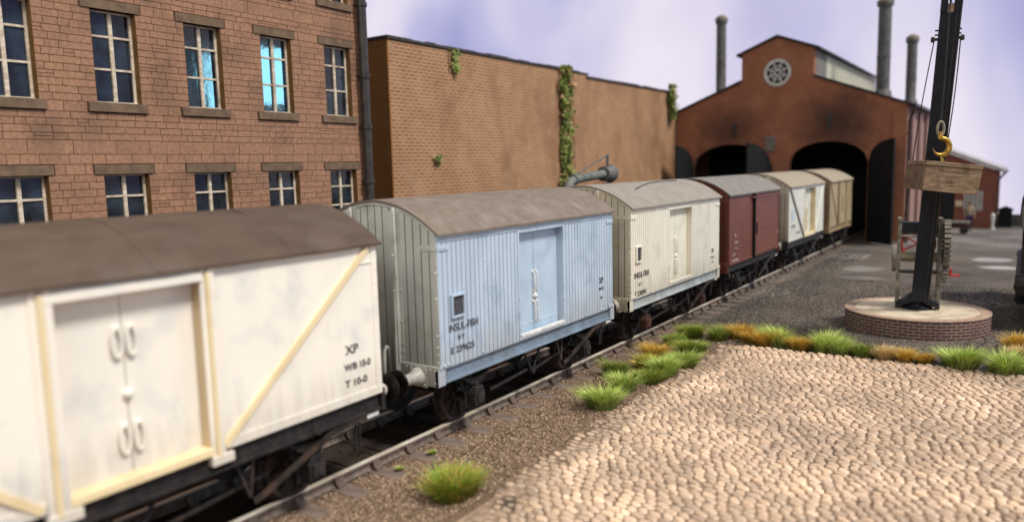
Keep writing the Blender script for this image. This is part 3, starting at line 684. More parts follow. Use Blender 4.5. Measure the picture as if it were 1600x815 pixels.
def ring(mb, c, ry, rz, r, n=14, x=0):
    mb.tube([(x, c[0]+ry*cos(2*pi*k/n), c[1]+rz*sin(2*pi*k/n)) for k in range(n+1)], r, 6)
def handle_set(parent, x, y0, mat, za=2.17, zb=1.62):
    for zc, hh in ((za,.19),(zb,.19)):
        for dy in (-.045,.055):
            mb = MB(); mb.tube([(x,y0+dy,zc-hh),(x+.05,y0+dy,zc-hh+.03),(x+.055,y0+dy,zc),(x+.05,y0+dy,zc+hh-.03),(x,y0+dy,zc+hh)],.016,8)
            for q in (-1,1): mb.dome((x,y0+dy,zc+q*(hh+.0)),(1,0,0),.03)
            mb.build('handle', mat, parent, local=True, smooth=True)
    mb = MB(); mb.lathe((x,y0,(za+zb)/2),(1,0,0),[(0,.06),(.04,.055),(.06,.035),(.075,.02)],12); mb.box(x,x+.02,y0-.03,y0+.03,(za+zb)/2-.12,(za+zb)/2+.12)
    mb.build('lock', mat, parent, local=True, smooth=True)

def fish_van(s0, L, WB, d0, d1, matS, matD, matE, matSole, matR, label, seed, texts, strip, rusty, jamb_mat):
    hx = 1.26; yc = s0+L/2; root = empty('insulated_van', (TX, yc, 0)); tag(root, label, 'goods van')
    root['group'] = 'goods vans coupled in the train'
    H = L/2; a0, a1 = d0-yc, d1-yc
    core(root, L, hx, matS)
    for s_ in (-1, 1):
        mb = MB(); mb.fixn = False
        q0, q1 = (a0, a1) if s_ > 0 else (-a1, -a0)
        planks(mb,-H,q0-.02,1.195,3.17,s_*hx,s_); planks(mb,q1+.02,H,1.195,3.17,s_*hx,s_); planks(mb,q0-.02,q1+.02,1.195,1.27,s_*hx,s_)
        sd = mb.build('side_wall', matS, root, local=True, mat2=GR(matS))
        mb = MB(); rn = random.Random(seed)
        mb.box(s_*(hx-.03),s_*(hx+.012),-H-.005,H+.005,3.165,3.285)       # top rail
        mb.box(s_*(hx-.03),s_*(hx+.008),-H-.004,-H+.035,1.19,3.165); mb.box(s_*(hx-.03),s_*(hx+.008),H-.035,H+.004,1.19,3.165)
        for e_ in (-1,1):
            mb.box(s_*(hx+.006),s_*(hx+.018),e_*(H-.26),e_*(H+.012),3.03,3.11); mb.box(s_*(hx+.006),s_*(hx+.02),e_*(H-.2),e_*(H+.05),1.20,1.28)
            mb.box(s_*(hx-.06),s_*(hx+.004),e_*(H-.10),e_*(H+.07),.93,1.19)
            for q in (.06,.17): mb.dome((s_*(hx+.02),e_*(H-q),1.24),(s_,0,0),.028); mb.dome((s_*(hx+.018),e_*(H-q),3.07),(s_,0,0),.018)
        for y_ in (-H+.78,-H+1.22,q0-.35,q0-.85,q1+.38,q1+.95,H-.38):
            for z_ in (1.34,1.55,1.85,2.3,2.75,3.0):
                if rn.random() < .62 and not (s_ > 0 and ((y_ < -H+1.3 and z_ < 2.5) or (y_ > H-.95 and 1.4 < z_ < 2.0))): mb.dome((s_*hx,y_+rn.uniform(-.02,.02),z_),(s_,0,0),.016)
        for y_ in (-H+1.1, H-1.2, H-.5): mb.dome((s_*hx,y_,1.235),(s_,0,0),.026)
        mb.build('side_trim', matS, sd, local=True)
        # door frame
        mb = MB(); xr = 0
        mb.box(s_*(hx-.18),s_*(hx+.016),q0-.055,q0,1.24,3.17); mb.box(s_*(hx-.18),s_*(hx+.016),q1,q1+.055,1.24,3.17)
        mb.box(s_*(hx-.18),s_*(hx+.010),q0,q1,3.12,3.165)
        mb.box(s_*(hx-.18),s_*(hx+.02),q0-.055,q1+.055,1.20,1.24)
        for z_ in (1.3,1.42,1.7,1.95): 
            for yy in (q0-.03,q1+.03): mb.dome((s_*(hx+.016),yy,z_),(s_,0,0),.02)
        df = mb.build('door_frame', jamb_mat, root, local=True, bevel=.004)
        mb = MB(); mb.box(s_*(hx-.05),s_*(hx+.035),q0+.0,q1+.0,1.243,1.30); mb.build('door_sill', M['silver'] if matS is M['side_cool_lit'] else matS, df, local=True, bevel=.006)
        ym = (q0+q1)/2 - .09*s_*1.0
        for (u0,u1) in ((q0,ym-.006),(ym+.006,q1)):
            mb = MB(); mb.box(s_*(hx-.165),s_*(hx-.13),u0,u1,1.245,3.118)
            for z_ in (1.42,3.02): mb.box(s_*(hx-.13),s_*(hx-.124),u0+.03,u1-.03,z_-.025,z_+.025)
            dr = mb.build('door', matD, root, local=True, bevel=.004)
        if s_ > 0: handle_set(dr, hx-.13, ym, M['silver'] if matS is M['side_cool_lit'] else jamb_mat)
    end_walls(root, L, hx, matE); end_gear(root, L, hx, matE)
    roof(root, L, matR, seed, strip)
    running_gear(root, L, hx, WB, matSole, rusty=rusty)
    for (txt, size, y_, z_, wd) in texts:
        lettering(txt, size, (hx+.007, y_-yc, z_), M['letter'], root, width=wd, bold=.002)
    return root, yc
def label_board(root, x, y0, y1, z0, z1, mat=None, deep=True):
    mb = MB(); t = .032
    mb.box(x,x+.05,y0,y1,z1-t,z1); mb.box(x,x+.05,y0,y1,z0,z0+t); mb.box(x,x+.05,y0,y0+t,z0+t,z1-t); mb.box(x,x+.05,y1-t,y1,z0+t,z1-t)
    fr = mb.build('label_frame', mat or M['silver'], root, local=True, bevel=.004)
    mb = MB(); mb.box(x,x+.015,y0+t,y1-t,z0+t,z1-t); mb.build('label_plate', M['letter'], fr, local=True)

# van 2 (light grey, cool blue light put into its side paint)
r2_, yc2 = fish_van(8.78, 5.87, 3.76, 11.02, 12.54, M['side_cool_lit'], M['door_cool_lit_label'], M['end_grey'], M['sole_cool_lit'], M['roof_grey'],
    'light grey planked insulated fish van coloured bluish for cool side light, with grey brown roof', 2,
    [('INSUL-FISH',.17,8.99,1.735,.76),('8 T',.09,9.22,1.585,.17),('E 239625',.145,9.03,1.385,.60),('XP',.17,14.03,1.80,.19),('WB 12-0',.075,14.02,1.66,.22),('8-0',.075,14.09,1.47,.09)], False, False, M['side_cool_lit'])
label_board(r2_, 1.26, 9.05-yc2, 9.39-yc2, 1.95, 2.32, M['side_cool_lit'])
# van 3 (cream)
r3_, yc3 = fish_van(15.6, 5.96, 3.76, 17.86, 19.36, M['side_cream'], M['side_cream'], M['end_cream'], M['sole_pale'], M['roof_light'],
    'cream planked insulated fish van with pale roof and curved rain strip', 3,
    [('INSUL-FISH',.19,15.77,1.66,.80),('8 T',.09,16.0,1.47,.17),('E 230041',.16,15.80,1.24,.62),('XP',.16,20.93,1.72,.18),('WB 12-0',.08,20.90,1.56,.24),('8-0',.08,20.97,1.43,.1)], True, True, M['side_cream'])
label_board(r3_, 1.26, 15.84-yc3, 16.13-yc3, 2.02, 2.40, M['side_white'])

# van 1 (foreground, smooth sides with diagonals)
def meat_van():
    L = 7.04; s0 = .43; yc = s0+L/2; hx = 1.26; H = L/2; root = empty('insulated_van', (TX, yc, 0))
    tag(root, 'large cream white van nearest the camera with yellowed diagonal strips and brown roof', 'goods van', 'goods vans coupled in the train')
    core(root, L, hx, M['side_white']); a0, a1 = 3.16-yc, 4.80-yc
    for s_ in (-1, 1):
        q0, q1 = (a0, a1) if s_ > 0 else (-a1, -a0)
        mb = MB(); mb.box(s_*(hx-.04),s_*hx,-H,q0-.08,1.2,3.28); mb.box(s_*(hx-.04),s_*hx,q1+.08,H,1.2,3.28); mb.box(s_*(hx-.04),s_*hx,q0-.08,q1+.08,3.2,3.28)
        sd = mb.build('side_wall', M['side_white'], root, local=True, bevel=.004)
        mb = MB()
        mb.box(s_*hx,s_*(hx+.02),-H,q0-.1,1.195,1.30); mb.box(s_*hx,s_*(hx+.02),q1+.1,H,1.195,1.30)
        for e_ in (-1,1): mb.box(s_*(hx),s_*(hx+.012),e_*(H-.10),e_*(H+.004),1.2,3.27); mb.box(s_*hx,s_*(hx+.014),e_*(H-.35),e_*H,3.03,3.05)
        for y_ in (H-.9,H-1.5,-H+.9,-H+1.6): mb.box(s_*hx,s_*(hx+.003),y_-.008,y_+.008,1.3,3.25)
        for e_ in (-1,1):
            for z_ in [1.35+.2*k for k in range(10)]: mb.dome((s_*(hx+.012),e_*(H-.03),z_),(s_,0,0),.013)
        rn = random.Random(4)
        for k in range(9): mb.dome((s_*hx,H-.25-.26*k,1.315),(s_,0,0),.013)
        mb.build('side_trim', M['side_white'], sd, local=True)
        for (ya,za,yb,zb) in ((q1+.14,1.24,H-.17,3.24),(q0-.14,1.24,-H+.17,3.24)):
            mb = MB(); mb.bar((s_*(hx+.018),ya,za),(s_*(hx+.018),yb,zb),.085,.036,(1,0,0))
            mb.build('diagonal_strip', M['yellowed'], root, local=True, bevel=.004)
        for yy, yw in ((q0-.09,.20),(q1-.02,.16)):
            mb = MB(); mb.box(s_*(hx-.24),s_*(hx+.02),yy,yy+yw*.34,1.12,3.27); mb.box(s_*(hx-.03),s_*(hx+.035),yy+yw*.6,yy+yw,1.12,3.27)
            dp = mb.build('door_post', M['side_white'], root, local=True, bevel=.005)
            mb = MB(); mb.box(s_*(hx-.2),s_*(hx+.055),yy+yw*.342,yy+yw*.598,1.12,3.22); mb.build('post_rib', M['yellowed'], dp, local=True, bevel=.008)
            mb = MB(); ye = yy-.004 if abs(yy-(q1-.02)) < .01 else yy+yw+.001; mb.box(s_*(hx-.235),s_*(hx-.01),ye,ye+.003,1.26,3.13); mb.build('post_face', M['tan_edge_shade'], dp, local=True)
            mb = MB(); mb.box(s_*(hx-.05),s_*(hx+.05),yy-.02,yy+yw+.1,1.05,1.16); mb.build('post_foot', M['side_white'], root, local=True, bevel=.01)
        mb = MB(); mb.box(s_*(hx-.22),s_*(hx+.04),q0,q1,3.13,3.22); mb.build('door_header', M['side_white'], root, local=True, bevel=.005)
        mb = MB(); mb.box(s_*(hx-.22),s_*(hx+.03),q0,q1,1.17,1.26); mb.build('door_sill', M['yellowed'], root, local=True, bevel=.01)
        ym = (q0+q1)/2
        for (u0,u1) in ((q0,ym-.005),(ym+.005,q1)):
            mb = MB(); mb.box(s_*(hx-.185),s_*(hx-.15),u0,u1,1.255,3.135); dr = mb.build('door', M['side_white'], root, local=True, bevel=.004)
        if s_ > 0:
            for zc in (2.62,1.62):
                for dy in (-.075,.075):
                    mb = MB(); ring(mb,(ym+dy,zc),.05,.15,.018,14,hx-.115); mb.box(hx-.15,hx-.11,ym+dy-.03,ym+dy+.03,zc+.12,zc+.16); mb.build('handle', M['side_white'], dr, local=True, smooth=True)
            mb = MB(); mb.lathe((hx-.15,ym,2.08),(1,0,0),[(0,.05),(.04,.05),(.06,.03),(.07,.01)],14); mb.build('lock', M['side_white'], dr, local=True, smooth=True)
            mb = MB(); ring(mb,(q0+.13,1.72),.05,.13,.016,14,hx-.14); mb.build('bracket', M['side_white'], dr, local=True, smooth=True)
    end_walls(root, L, hx, M['end_grey']); end_gear(root, L, hx, M['side_white'], mat_head=M['black'])
    rf = roof(root, L, M['roof_brown'], 1)
    for ys_ in (-1.9,.35,2.1):
        mb = MB(); xs2 = [-1.33+2.66*k/20 for k in range(21)]
        for xa_, xb_ in zip(xs2, xs2[1:]): mb.bar((xa_,ys_,roof_z(xa_)+.014),(xb_,ys_,roof_z(xb_)+.014),.05,.008)
        mb.build('roof_seam', M['roof_brown'], rf, local=True)
    running_gear(root, L, hx, 4.7, M['black'])
    for (txt,size,y_,z_,wd) in (('XP',.17,6.83,1.86,.24),('W/B 10-0',.13,6.80,1.64,.48),('T 10-0',.13,6.80,1.42,.40)):
        lettering(txt,size,(hx+.006,y_-yc,z_),M['letter'],root,width=wd,bold=.003)
    return root
meat_van()

# van 4 (bauxite)
def red_van():
    L = 5.57; s0 = 22.45; yc = s0+L/2; hx = 1.26; H = L/2; root = empty('covered_van', (TX, yc, 0))
    tag(root, 'dark red brown covered van coupled between two cream vans', 'goods van', 'goods vans coupled in the train')
    core(root, L, hx, M['bauxite']); d0, d1 = 24.95-yc, 27.65-yc
    for s_ in (-1, 1):
        q0, q1 = (d0,d1) if s_ > 0 else (-d1,-d0)
        mb = MB(); mb.fixn = False; planks(mb,-H,q0,1.15,3.27,s_*hx,s_,.15,.008); planks(mb,q1,H,1.15,3.27,s_*hx,s_,.15,.008); planks(mb,q0,q1,3.1,3.27,s_*hx,s_,.3,.004)
        sd = mb.build('side_wall', M['bauxite'], root, local=True, mat2=GR(M['bauxite']))
        mb = MB(); 
        for yy in (-H,H-.05): mb.box(s_*(hx),s_*(hx+.02),yy,yy+.05,1.15,3.27)
        mb.box(s_*hx,s_*(hx+.02),-H,H,1.15,1.21); mb.box(s_*hx,s_*(hx+.025),-H,H,3.2,3.27); mb.build('side_trim', M['bauxite'], sd, local=True)
        mb = MB(); mb.box(s_*hx,s_*(hx+.09),q0-.10,q0-.02,1.12,3.25); mb.build('door_post', M['blacker'], root, local=True)
        mb = MB(); mb.box(s_*(hx+.0),s_*(hx+.055),q0,q1,1.2,3.1)
        for z_ in (1.28,2.1,3.02): mb.box(s_*(hx+.055),s_*(hx+.066),q0+.02,q1-.02,z_-.03,z_+.03)
        dr = mb.build('door', M['bauxite'], root, local=True, bevel=.006)
        mb = MB(); mb.bar((s_*(hx+.08),q0+.15,1.9),(s_*(hx+.08),q0+.15,2.3),.03,.03); mb.build('handle', M['blacker'], dr, local=True)
        mb = MB(); mb.box(s_*(hx),s_*(hx+.08),q0-.3,H-.05,3.1,3.16); mb.build('door_rail', M['bauxite'], root, local=True)
    end_walls(root,L,hx,M['bauxite_end']); end_gear(root,L,hx,M['bauxite_end']); roof(root,L,M['roof_mid'],4); running_gear(root,L,hx,3.05,M['black'])
    for (txt,size,y_,z_,wd) in (('XP',.14,22.95,1.98,.16),('WB 10-0',.10,22.95,1.78,.34),('T 7-2',.10,22.95,1.6,.26),('10 T',.12,22.75,1.40,.3),('E 274586',.13,22.7,1.22,.62),('XP',.14,27.7,1.7,.16)):
        lettering(txt,size,(hx+.024,y_-yc,z_),M['letter_w'],root,width=wd)
red_van()
# van 5 (cream with V of diagonals)
def vee_van():
    L = 5.87; s0 = 29.475; yc = s0+L/2; hx = 1.26; H = L/2; root = empty('insulated_van', (TX, yc, 0))
    tag(root, 'pale cream van with diagonal braces in a V, behind the red brown van', 'goods van', 'goods vans coupled in the train')
    core(root,L,hx,M['far_white']); q0, q1 = 31.9-yc, 33.7-yc
    for s_ in (-1,1):
        d0,d1 = (q0,q1) if s_ > 0 else (-q1,-q0)
        mb = MB(); mb.fixn = False; planks(mb,-H,d0,1.2,3.27,s_*hx,s_,.3,.01); planks(mb,d1,H,1.2,3.27,s_*hx,s_,.3,.01); mb.box(s_*(hx-.03),s_*hx,d0,d1,3.15,3.27); sd = mb.build('side_wall',M['far_white'],root,local=True,mat2=GR(M['far_white']))
        mb = MB(); mb.box(s_*(hx-.2),s_*(hx-.17),d0,d1,1.2,3.16)
        dr = mb.build('door', M['far_white'], root, local=True)
        if s_ > 0: handle_set(dr, hx-.17, (d0+d1)/2, M['yellowed'])
        mb = MB(); mb.box(s_*(hx-.24),s_*(hx+.02),d0-.06,d0,1.2,3.2); mb.box(s_*(hx-.24),s_*(hx+.02),d1,d1+.06,1.2,3.2); mb.box(s_*(hx-.1),s_*(hx+.03),d0,d1,1.19,1.3); mb.build('door_frame', M['yellowed'], root, local=True)
        for (ya,yb) in ((d0-.1,-H+.12),(d1+.1,H-.12)):
            mb = MB(); mb.bar((s_*(hx+.02),ya,1.25),(s_*(hx+.02),yb,3.2),.10,.04,(1,0,0)); mb.build('diagonal_brace', M['side_cream'] if ya > 0 else M['clere_grey'], root, local=True)
    end_walls(root,L,hx,M['end_cream']); end_gear(root,L,hx,M['end_cream'],mat_head=M['black']); roof(root,L,M['roof_tan'],5); running_gear(root,L,hx,3.05,M['black'])
    mb = MB(); mb.box(hx+.003,hx+.012,29.85-yc,30.15-yc,2.0,2.4); mb.build('label_plate', M['door_cool_lit_label'], root, local=True)
    for (txt,size,y_,z_,wd) in (('INSUL-FISH',.14,29.85,1.72,.6),('E 266741',.14,30.6,1.42,.55)): lettering(txt,size,(hx+.006,y_-yc,z_),M['letter'],root,width=wd)
vee_van()
# van 6 (tan)
def tan_van():
    L = 5.17; s0 = 36.7; yc = s0+L/2; hx = 1.26; H = L/2; root = empty('covered_van', (TX, yc, 0))
    tag(root, 'tan ochre van, last of the train, in the engine shed doorway', 'goods van', 'goods vans coupled in the train')
    core(root,L,hx,M['tan'])
    for s_ in (-1,1):
        mb = MB(); mb.fixn = False; planks(mb,-H,H,1.2,3.27,s_*hx,s_,.28,.012); mb.build('side_wall',M['tan'],root,local=True,mat2=GR(M['tan']))
        for k in (-.85,.85): mb = MB(); mb.box(s_*hx,s_*(hx+.08),k-.05,k+.05,1.15,3.27); mb.build('door_post',M['tan_end'],root,local=True)
        mb = MB(); mb.box(s_*hx,s_*(hx+.03),-.8,.8,1.22,3.15); dr = mb.build('door',M['tan'],root,local=True)
        mb = MB(); mb.bar((s_*(hx+.05),.0,1.8),(s_*(hx+.05),.0,2.5),.03,.03); mb.build('handle',M['tan_end'],dr,local=True)
        mb = MB(); mb.bar((s_*(hx+.015),-.9,1.25),(s_*(hx+.015),-H+.1,3.2),.08,.03,(1,0,0)); mb.build('diagonal_brace',M['tan_end'],root,local=True); mb = MB(); mb.bar((s_*(hx+.015),.9,1.25),(s_*(hx+.015),H-.1,3.2),.08,.03,(1,0,0)); mb.build('diagonal_brace',M['tan_end'],root,local=True)
    end_walls(root,L,hx,M['tan_end']); end_gear(root,L,hx,M['tan_end']); roof(root,L,M['roof_tan'],6); running_gear(root,L,hx,3.05,M['tan_end'])
tan_van()

# ------------------------------------------------------------------ tank wagon, right edge
def tank_wagon():
    root = empty('tank_wagon', (.95, 25.8, 0)); tag(root, 'grey green tank wagon cut off by the right edge of the picture', 'tank wagon')
    L = 6.2; hx = 1.06; mb = MB(); mb.lathe((0,-L/2+.15,2.75),(0,1,0),[(0,.3),(.04,.8),(.14,1.0),(L-.44,1.0),(L-.34,.8),(L-.3,.3)],36); tk = mb.build('tank', M['tank_grey'], root, local=True, smooth=True)
    mb = MB()
    for y_ in (-2.2,-.75,.75,2.2): mb.lathe((0,y_-.04,2.75),(0,1,0),[(0,1.01),(0,1.025),(.08,1.025),(.08,1.01)],36)
    mb.build('tank_band', M['black'], tk, local=True)
    mb = MB(); mb.cyl((0,0,3.6),(0,0,3.95),.3,n=20); mb.build('filler_dome', M['tank_grey'], tk, local=True)
    for e_ in (-1,1):
        mb = MB(); mb.box(-.95,.95,e_*2.7-.12,e_*2.7+.12,1.2,1.95); mb.build('end_cradle', M['black'], root, local=True)
    mb = MB(); mb.box(-hx+.02,hx-.02,-L/2,L/2,1.2,1.28); mb.build('deck', M['black'], root, local=True)
    end_gear(root, L, hx, M['black'], posts=False); running_gear(root, L, hx, 3.4, M['black'])
tank_wagon()

# ------------------------------------------------------------------ sandstone building (left)
BX = -15.0
def warehouse():
    root = empty('stone_warehouse', (BX, 10, GZ)); tag(root, 'brown coursed stone warehouse with two rows of white framed windows', 'building')
    y0b, y1b = -2.0, 15.05; ztop = 11.6
    wins = []
    for k in range(-3, 4):
        yl = 7.90+1.957*k
        wins.append((yl, yl+.90, 5.72, 7.50, 3)); wins.append((yl, yl+.93, 2.35, 4.33, 4)); wins.append((yl, yl+.90, 8.62, 10.4, 3))
    # holes used for stones (opening + lintel + sill blocks)
    blocks = []
    for (a_,b_,z0,z1,n_) in wins:
        blocks.append((a_-.0,b_+.0,z0,z1)); blocks.append((a_-.20,b_+.12,z1,z1+.20)); blocks.append((a_-.20,b_+.12,z0-.20,z0))
    rn = random.Random(21); mb = MB(); mb.fixn = False
    base = (.30,.162,.100)
    def stone(ya, yb, za, zb):
        g_ = .004
        if yb-ya < .03: return
        ya += g_; yb -= g_; za += g_; zb -= g_
        c = .0; k = rn.uniform(.93,1.06); t = rn.uniform(-.008,.008)
        x = BX + rn.uniform(-.003,.003); xi = BX-.02; e = .002
        vs = [(x,ya+e,za+e),(x,yb-e,za+e),(x,yb-e,zb-e),(x,ya+e,zb-e),(xi,ya,za),(xi,yb,za),(xi,yb,zb),(xi,ya,zb)]
        mb.add(vs,[(0,1,2,3),(4,5,1,0),(5,6,2,1),(6,7,3,2),(7,4,0,3)],((base[0]+t)*k,(base[1]+t*.5)*k,base[2]*k))
    z = 1.0
    bands = [(4.72,4.99),(7.93,8.20)]
    edges = sorted(set([1.0,ztop]+[v for w_ in wins for v in (w_[2]-.2,w_[2],w_[3],w_[3]+.2)]+[v for b_ in bands for v in b_]))
    for z0, z1 in zip(edges, edges[1:]):
        band = any(abs(z0-b_[0]) < .01 for b_ in bands)
        n_ = 1 if band else max(1, round((z1-z0)/.137)); h = (z1-z0)/n_
        for r_ in range(n_):
            za, zb = z0+r_*h, z0+(r_+1)*h
            hol = sorted([(p,q) for (p,q,u,v) in blocks if u < zb-.01 and v > za+.01]); segs = []; cur = y0b
            for p, q in hol:
                if p > cur: segs.append((cur,p))
                cur = max(cur,q)
            if cur < y1b: segs.append((cur,y1b))
            for p, q in segs:
                y_ = p; firstp = True
                while y_ < q-.001:
                    w_ = rn.uniform(.6,.85) if band else rn.choice([.2,.28,.36,.44,.5,.55])*rn.uniform(.9,1.1)
                    if firstp: w_ *= rn.uniform(.4,1)
                    firstp = False
                    if q-(y_+w_) < .14: w_ = q-y_
                    if not band and rn.random() < .07: stone(y_,y_+w_,za,za+h*.5); stone(y_,y_+w_,za+h*.5,zb)
                    else: stone(y_,y_+w_,za,zb)
                    y_ += w_
    wl = mb.build('wall', M['stones'], root)
    # backing (joints) with real openings
    mb = MB(); zs = sorted(set([GZ,ztop]+[v for w_ in wins for v in (w_[2],w_[3])]))
    for z0, z1 in zip(zs, zs[1:]):
        hol = sorted([(p,q) for (p,q,u,v,_) in wins if u < z1-.01 and v > z0+.01]); cur = y0b
        for p, q in hol+[(y1b,y1b)]:
            if p > cur: mb.box(BX-.45,BX-.014,cur,p,z0,z1)
            cur = max(cur,q)
    mb.box(BX-6,BX-.014,y1b-.3,y1b,GZ,ztop-.01)
    mb.build('wall_core', M['joint'], root)
    mb = MB(); mb.box(BX-6,BX-.8,y0b,y1b-.35,GZ,ztop-.02); mb.build('dark_interior', M['blacker'], root)
    mb = MB(); mb.box(BX-6.2,BX+.12,y0b-.1,y1b+.1,ztop,ztop+.25); mb.build('parapet', M['stone_trim'], root)
    for i, (a_,b_,z0,z1,nr) in enumerate(wins):
        if b_ < 3: continue
        mb = MB(); mb.box(BX-.1,BX+.022,a_-.18,b_+.10,z1,z1+.185); mb.build('lintel', M['stone_trim'], root, bevel=.006)
        mb = MB(); mb.box(BX-.2,BX+.05,a_-.18,b_+.10,z0-.18,z0); mb.build('sill', M['stone_trim'], root, bevel=.006)
        mb = MB(); mb.box(BX-.44,BX-.006,b_-.004,b_+.001,z0,z1); mb.build('reveal', M['reveal'], root); mb = MB(); mb.box(BX-.44,BX-.006,a_-.001,a_+.004,z0,z1); mb.build('reveal', M['reveal'], root)
        mb = MB(); xf = BX-.15; t = .05
        mb.box(xf-.05,xf,a_+.004,a_+t,z0,z1); mb.box(xf-.05,xf,b_-t-.01,b_-.004,z0,z1); mb.box(xf-.05,xf,a_+t,b_-t-.01,z1-.04,z1); mb.box(xf-.05,xf+.03,a_+.004,b_-.004,z0,z0+.035)
        mb.box(xf-.045,xf+.015,(a_+b_)/2-.038,(a_+b_)/2+.038,z0+.035,z1-.04)
        if nr == 3: zb_ = [z0+.66,z0+1.29]
        else: zb_ = [z1-.44,z1-.93,z1-1.42]
        for zz in zb_: mb.box(xf-.045,xf-.004,a_+t,b_-t-.01,zz-.022,zz+.022)
        fr = mb.build('window', M['frame'], root, bevel=.005)
        k = 0
        zz = [z0]+sorted(zb_)+[z1]
        bright = 11.5 < a_ < 12.2 and abs(z0-5.72) < .1
        rp = random.Random(i*7+3)
        mb = MB()
        tilt = 0 if bright else rp.uniform(-.015,.015)
        tz = 0 if bright else rp.uniform(-.012,.012)
        mb.add([(xf-.035-tilt-tz,a_,z0),(xf-.035+tilt-tz,b_,z0),(xf-.035+tilt+tz,b_,z1),(xf-.035-tilt+tz,a_,z1)],[(0,1,2,3)]); mb.fixn = False
        mb.build('pane', M['pane_bright' if bright else 'pane'], fr)
warehouse()
# rainwater pipe at the corner
mb = MB(); px, py = BX+.17, 15.0
mb.cyl((px,py,GZ),(px,py,11.3),.125,n=16)
for z_ in (2.2,3.95,5.4,6.75,8.6,10.0): mb.cyl((px,py,z_),(px,py,z_+.1),.155,n=16); mb.box(px-.2,px,py-.14,py+.14,z_+.03,z_+.07)
tag(mb.build('drainpipe', M['pipe'], smooth=True, origin=(px,py,GZ)), 'thick black drainpipe at the corner of the stone warehouse', 'drainpipe')

# ------------------------------------------------------------------ retaining wall
WX = -17.6
def retaining_wall():
    root = empty('retaining_wall', (WX, 31, GZ)); tag(root, 'long tall brown brick retaining wall with ivy behind the vans', 'wall')
    mb = MB(); mb.box(WX-.9,WX,18.95,31.3,GZ,8.55); mb.build('wall_section', M['wall_brick'], root)
    mb = MB(); mb.box(WX-.9,WX-.08,32.5,43.95,GZ,8.42); mb.build('wall_section', M['wall_brick'], root)
    mb = MB(); mb.box(WX-.9,WX+.03,31.3,32.5,GZ,8.52); mb.build('pilaster', M['wall_brick'], root)
    mb = MB(); mb.box(WX-.9,WX+.004,18.90,18.949,GZ,8.58); mb.build('wall_end', M['wall_brick_end'], root)
    mb = MB(); y_ = 18.88; rn = random.Random(3)
    while y_ < 43.9:
        zt = 8.58 if y_ < 31.2 else (8.55 if y_ < 32.5 else 8.44); l_ = rn.uniform(.5,.9); dz = rn.uniform(-.012,.03)
        xo = .05 if y_ < 32.5 else -.03
        mb.box(WX-.95,WX+xo,y_,min(y_+l_-.008,43.95),zt+.002,zt+.10+dz); y_ += l_
    mb.build('coping', M['roof_dark'], root)
retaining_wall()
GREENS = [(.17,.22,.04),(.24,.28,.07),(.10,.15,.03),(.32,.31,.11)]
DRY = [(.42,.24,.11),(.50,.32,.16),(.30,.16,.07)]
def ivy(name, label, y0, y1, z0, z1, n, xoff=.06, dry=.12, seed=1, thick=.3, shape=None, cols=GREENS):
    rn = random.Random(seed); mb = MB(); mb.fixn = False
    for _ in range(n):
        z = rn.uniform(z0,z1); t = (z-z0)/(z1-z0); yc = (y0+y1)/2; hw = (y1-y0)/2
        wv = hw*(.62+.38*noise.noise(Vector((z*1.2,seed,0))))*(shape(t) if shape else 1)
        y = yc + .25*hw*noise.noise(Vector((z*.9,seed+4,0))) + max(-1.3,min(1.3,rn.gauss(0,.55)))*wv
        clump = noise.noise(Vector((y*3,z*3,seed)))
        if clump < -.35: continue
        x = WX+xoff+abs(rn.gauss(0,1))*thick*.4+max(0,clump)*thick*.6
        s = rn.uniform(.05,.11); nrm = Vector((1,rn.gauss(0,.6),rn.gauss(.2,.6))).normalized()
        a_ = nrm.cross(Vector((0,0,1))).normalized(); b_ = nrm.cross(a_); an = rn.uniform(0,6.28); p = Vector((x,y,z))
        u = a_*cos(an)+b_*sin(an); v = nrm.cross(u)
        pts = [p-u*s, p-u*s*.2+v*s*.8, p+u*s, p-u*s*.2-v*s*.8]
        isdry = rn.random() < dry*(2.5 if noise.noise(Vector((y*2,z*1.1,9))) > .2 else .4)
        c = rn.choice(DRY if isdry else cols); k = rn.uniform(.6,1.3)*(1+.5*clump)
        mb.add(pts,[(0,1,2,3)],(c[0]*k,c[1]*k,c[2]*k))
    # stems
    for k in range(4):
        yy = y0+(y1-y0)*(.25+.17*k); mb.tube([(WX+.04+.02*sin(z*3+k), yy+.12*sin(z*1.3+k*2), z) for z in [z0+(z1-z0)*q/10 for q in range(10)]],.014,5,col=(.12,.07,.035))
    o = mb.build(name, M['leaf'], origin=(WX,(y0+y1)/2,z0)); tag(o, label, 'ivy'); return o
ivy('ivy', 'tall column of green and dried ivy climbing the middle of the brick wall', 29.8,31.05,0,8.75,6200,dry=.22,seed=5,thick=.26)
ivy('ivy', 'bushy ivy clump over the far top end of the brick wall beside the engine shed', 42.3,43.6,6.9,8.9,1600,dry=.03,seed=8,thick=.35,xoff=-.05,shape=lambda t: .4+.7*t)
ivy('ivy', 'small ivy tuft hanging from the wall top near the warehouse', 22.0,22.8,7.75,8.62,90,dry=.0,seed=12,thick=.12,shape=lambda t: .25+.75*t)
ivy('ivy', 'tiny ivy sprig low on the brick wall near the warehouse', 20.9,21.6,4.4,4.75,26,dry=.0,seed=15,thick=.08)

